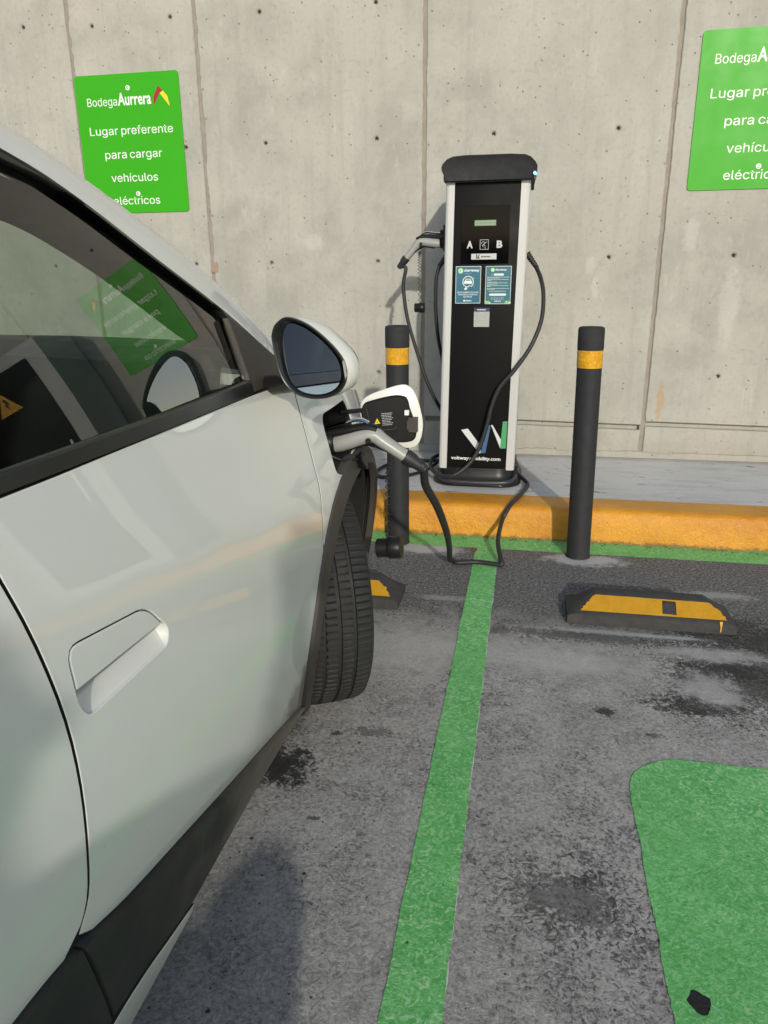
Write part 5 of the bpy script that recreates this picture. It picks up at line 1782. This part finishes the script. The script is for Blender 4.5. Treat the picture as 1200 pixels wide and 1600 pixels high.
lx, ly, lz = -.175, .345, .545
for k, (dx, L) in enumerate(((.026, .92), (.009, 1.0), (-.008, .95), (-.024, .78))):
    finger(17, [(lx + dx, ly + .030, lz - .004), (lx + dx * 1.1, ly + .030 + .028 * L, lz - .016), (lx + dx * 1.1, ly + .030 + .038 * L, lz - .042)], .0085)
finger(16, [(lx + .034, ly - .020, lz - .004), (lx + .042, ly + .008, lz - .014), (lx + .040, ly + .028, lz - .026)], .010)
body = skin('body', jt, bn, M_SKIN, per)
# face
FY, FZ = .035, -.52
for s_ in (1, -1):
    MB().lathe([(.0001, .006), (.007, .004), (.011, 0), (.007, -.006)], 12, (PX + s_ * .031, PYY + .133 + FY, 1.548 + FZ), 'Y').build('eye', M_PRINT, body, 60)
    MB().tube([(PX + s_ * .073, PYY + .035 + FY, 1.572 + FZ), (PX + s_ * .080, PYY + .028 + FY, 1.550 + FZ), (PX + s_ * .074, PYY + .042 + FY, 1.520 + FZ)], [.010, .013, .008], 8, sq=(.5, 1)).build('ear', M_SKIN, body, 60)
MB().tube([(PX, PYY + .132 + FY, 1.555 + FZ), (PX, PYY + .150 + FY, 1.525 + FZ), (PX, PYY + .140 + FY, 1.512 + FZ)], [.008, .013, .010], 8).build('nose', M_SKIN, body, 60)
MB().tube([(PX - .024, PYY + .116 + FY, 1.482 + FZ), (PX, PYY + .124 + FY, 1.484 + FZ), (PX + .024, PYY + .116 + FY, 1.482 + FZ)], [.003, .006, .003], 8).build('mouth', simple('lips', (.30, .12, .09), .5), body, 60)
skin('hair', [J(0, .095, 1.12, (.066, .085)), J(0, .035, 1.10, (.074, .08)), J(0, .005, 1.035, (.076, .07)), J(0, .015, .98, (.058, .05))], [(0, 1), (1, 2), (2, 3)], M_HAIR, per)
skin('jacket', [J(0, -.14, .36, (.160, .125)), J(0, -.12, .50, (.148, .118)), J(0, -.05, .68, (.162, .12)), J(0, .01, .82, (.115, .09)), J(0, .035, .875, .064),
                J(.158, .02, .805, .072), J(.236, .16, .70, .060), J(.241, .27, .875, .047), J(.240, .30, .925, .040),
                J(-.158, .02, .805, .072), J(-.226, .10, .62, .060), J(-.195, .24, .563, .046), J(-.188, .268, .558, .042)],
     [(0, 1), (1, 2), (2, 3), (3, 4), (3, 5), (5, 6), (6, 7), (7, 8), (3, 9), (9, 10), (10, 11), (11, 12)], M_JKT, per)
skin('jeans', [J(0, -.15, .37, (.150, .12)), J(.098, -.10, .36, .108), J(.197, .27, .47, .076), J(.150, .02, .12, .060), J(.150, .015, .08, .062), J(-.098, -.10, .36, .108), J(-.197, .27, .47, .076), J(-.150, .02, .12, .060), J(-.150, .015, .08, .062)],
     [(0, 1), (1, 2), (2, 3), (3, 4), (0, 5), (5, 6), (6, 7), (7, 8)], M_JEAN, per)
for s_ in (1, -1):
    skin('shoe', [J(s_ * .148, -.02, .045, .044), J(s_ * .154, .09, .045, .046), J(s_ * .165, .195, .038, (.044, .034))], [(0, 1), (1, 2)], M_SHOE, per)
ph = thing('phone', 'black smartphone held upright in the hand of the person taking the photo', 'phone', (.0, -4.19, 1.04))
pm = MB().box(-.052, .024, -.004, .004, -.135, .02, bev=.003)
fw = Vector((_f.x, _f.y, _f.z))
q0 = Vector((0, -4.16769, 1.09507)) - fw * .012
pm.v = [tuple(q0 + _r * a + _u * c_ - fw * b_) for a, b_, c_ in pm.v]
phb = pm.build('case', M_BLACKPL, ph)

# loose grit along the kerb foot and in the bays
random.seed(31)
gm = MB()
def pebble(x, y, r):
    v = []
    for k in range(6):
        d = Vector([(1, 0, 0), (-1, 0, 0), (0, 1, 0), (0, -1, 0), (0, 0, .8), (0, 0, -.5)][k])
        v.append((x + d.x * r * random.uniform(.6, 1.2), y + d.y * r * random.uniform(.6, 1.2), .002 + r * .4 + d.z * r * random.uniform(.6, 1)))
    gm.add(v, [(0, 2, 4), (2, 1, 4), (1, 3, 4), (3, 0, 4), (2, 0, 5), (1, 2, 5), (3, 1, 5), (0, 3, 5)])
for k in range(130):
    pebble(random.uniform(-.6, 1.3), -1.076 - abs(random.gauss(0, .022)), random.uniform(.0015, .0055))
for k in range(170):
    pebble(random.uniform(-.5, 1.0), random.uniform(-3.5, -1.2), random.uniform(.001, .0028))
for k in range(60):
    pebble(random.gauss(.72, .06), random.gauss(-1.88, .035), random.uniform(.0015, .005))
go = gm.build('grit', simple('dark_grit', (.06, .055, .05), .9, var=.6, vscale=90))
go['kind'] = 'stuff'
go['label'] = 'loose dark grit along the foot of the yellow kerb and over the bays'
for o in bpy.data.objects:
    if o.name.split('.')[0] == 'small_print':
        o['kind'] = 'stuff'
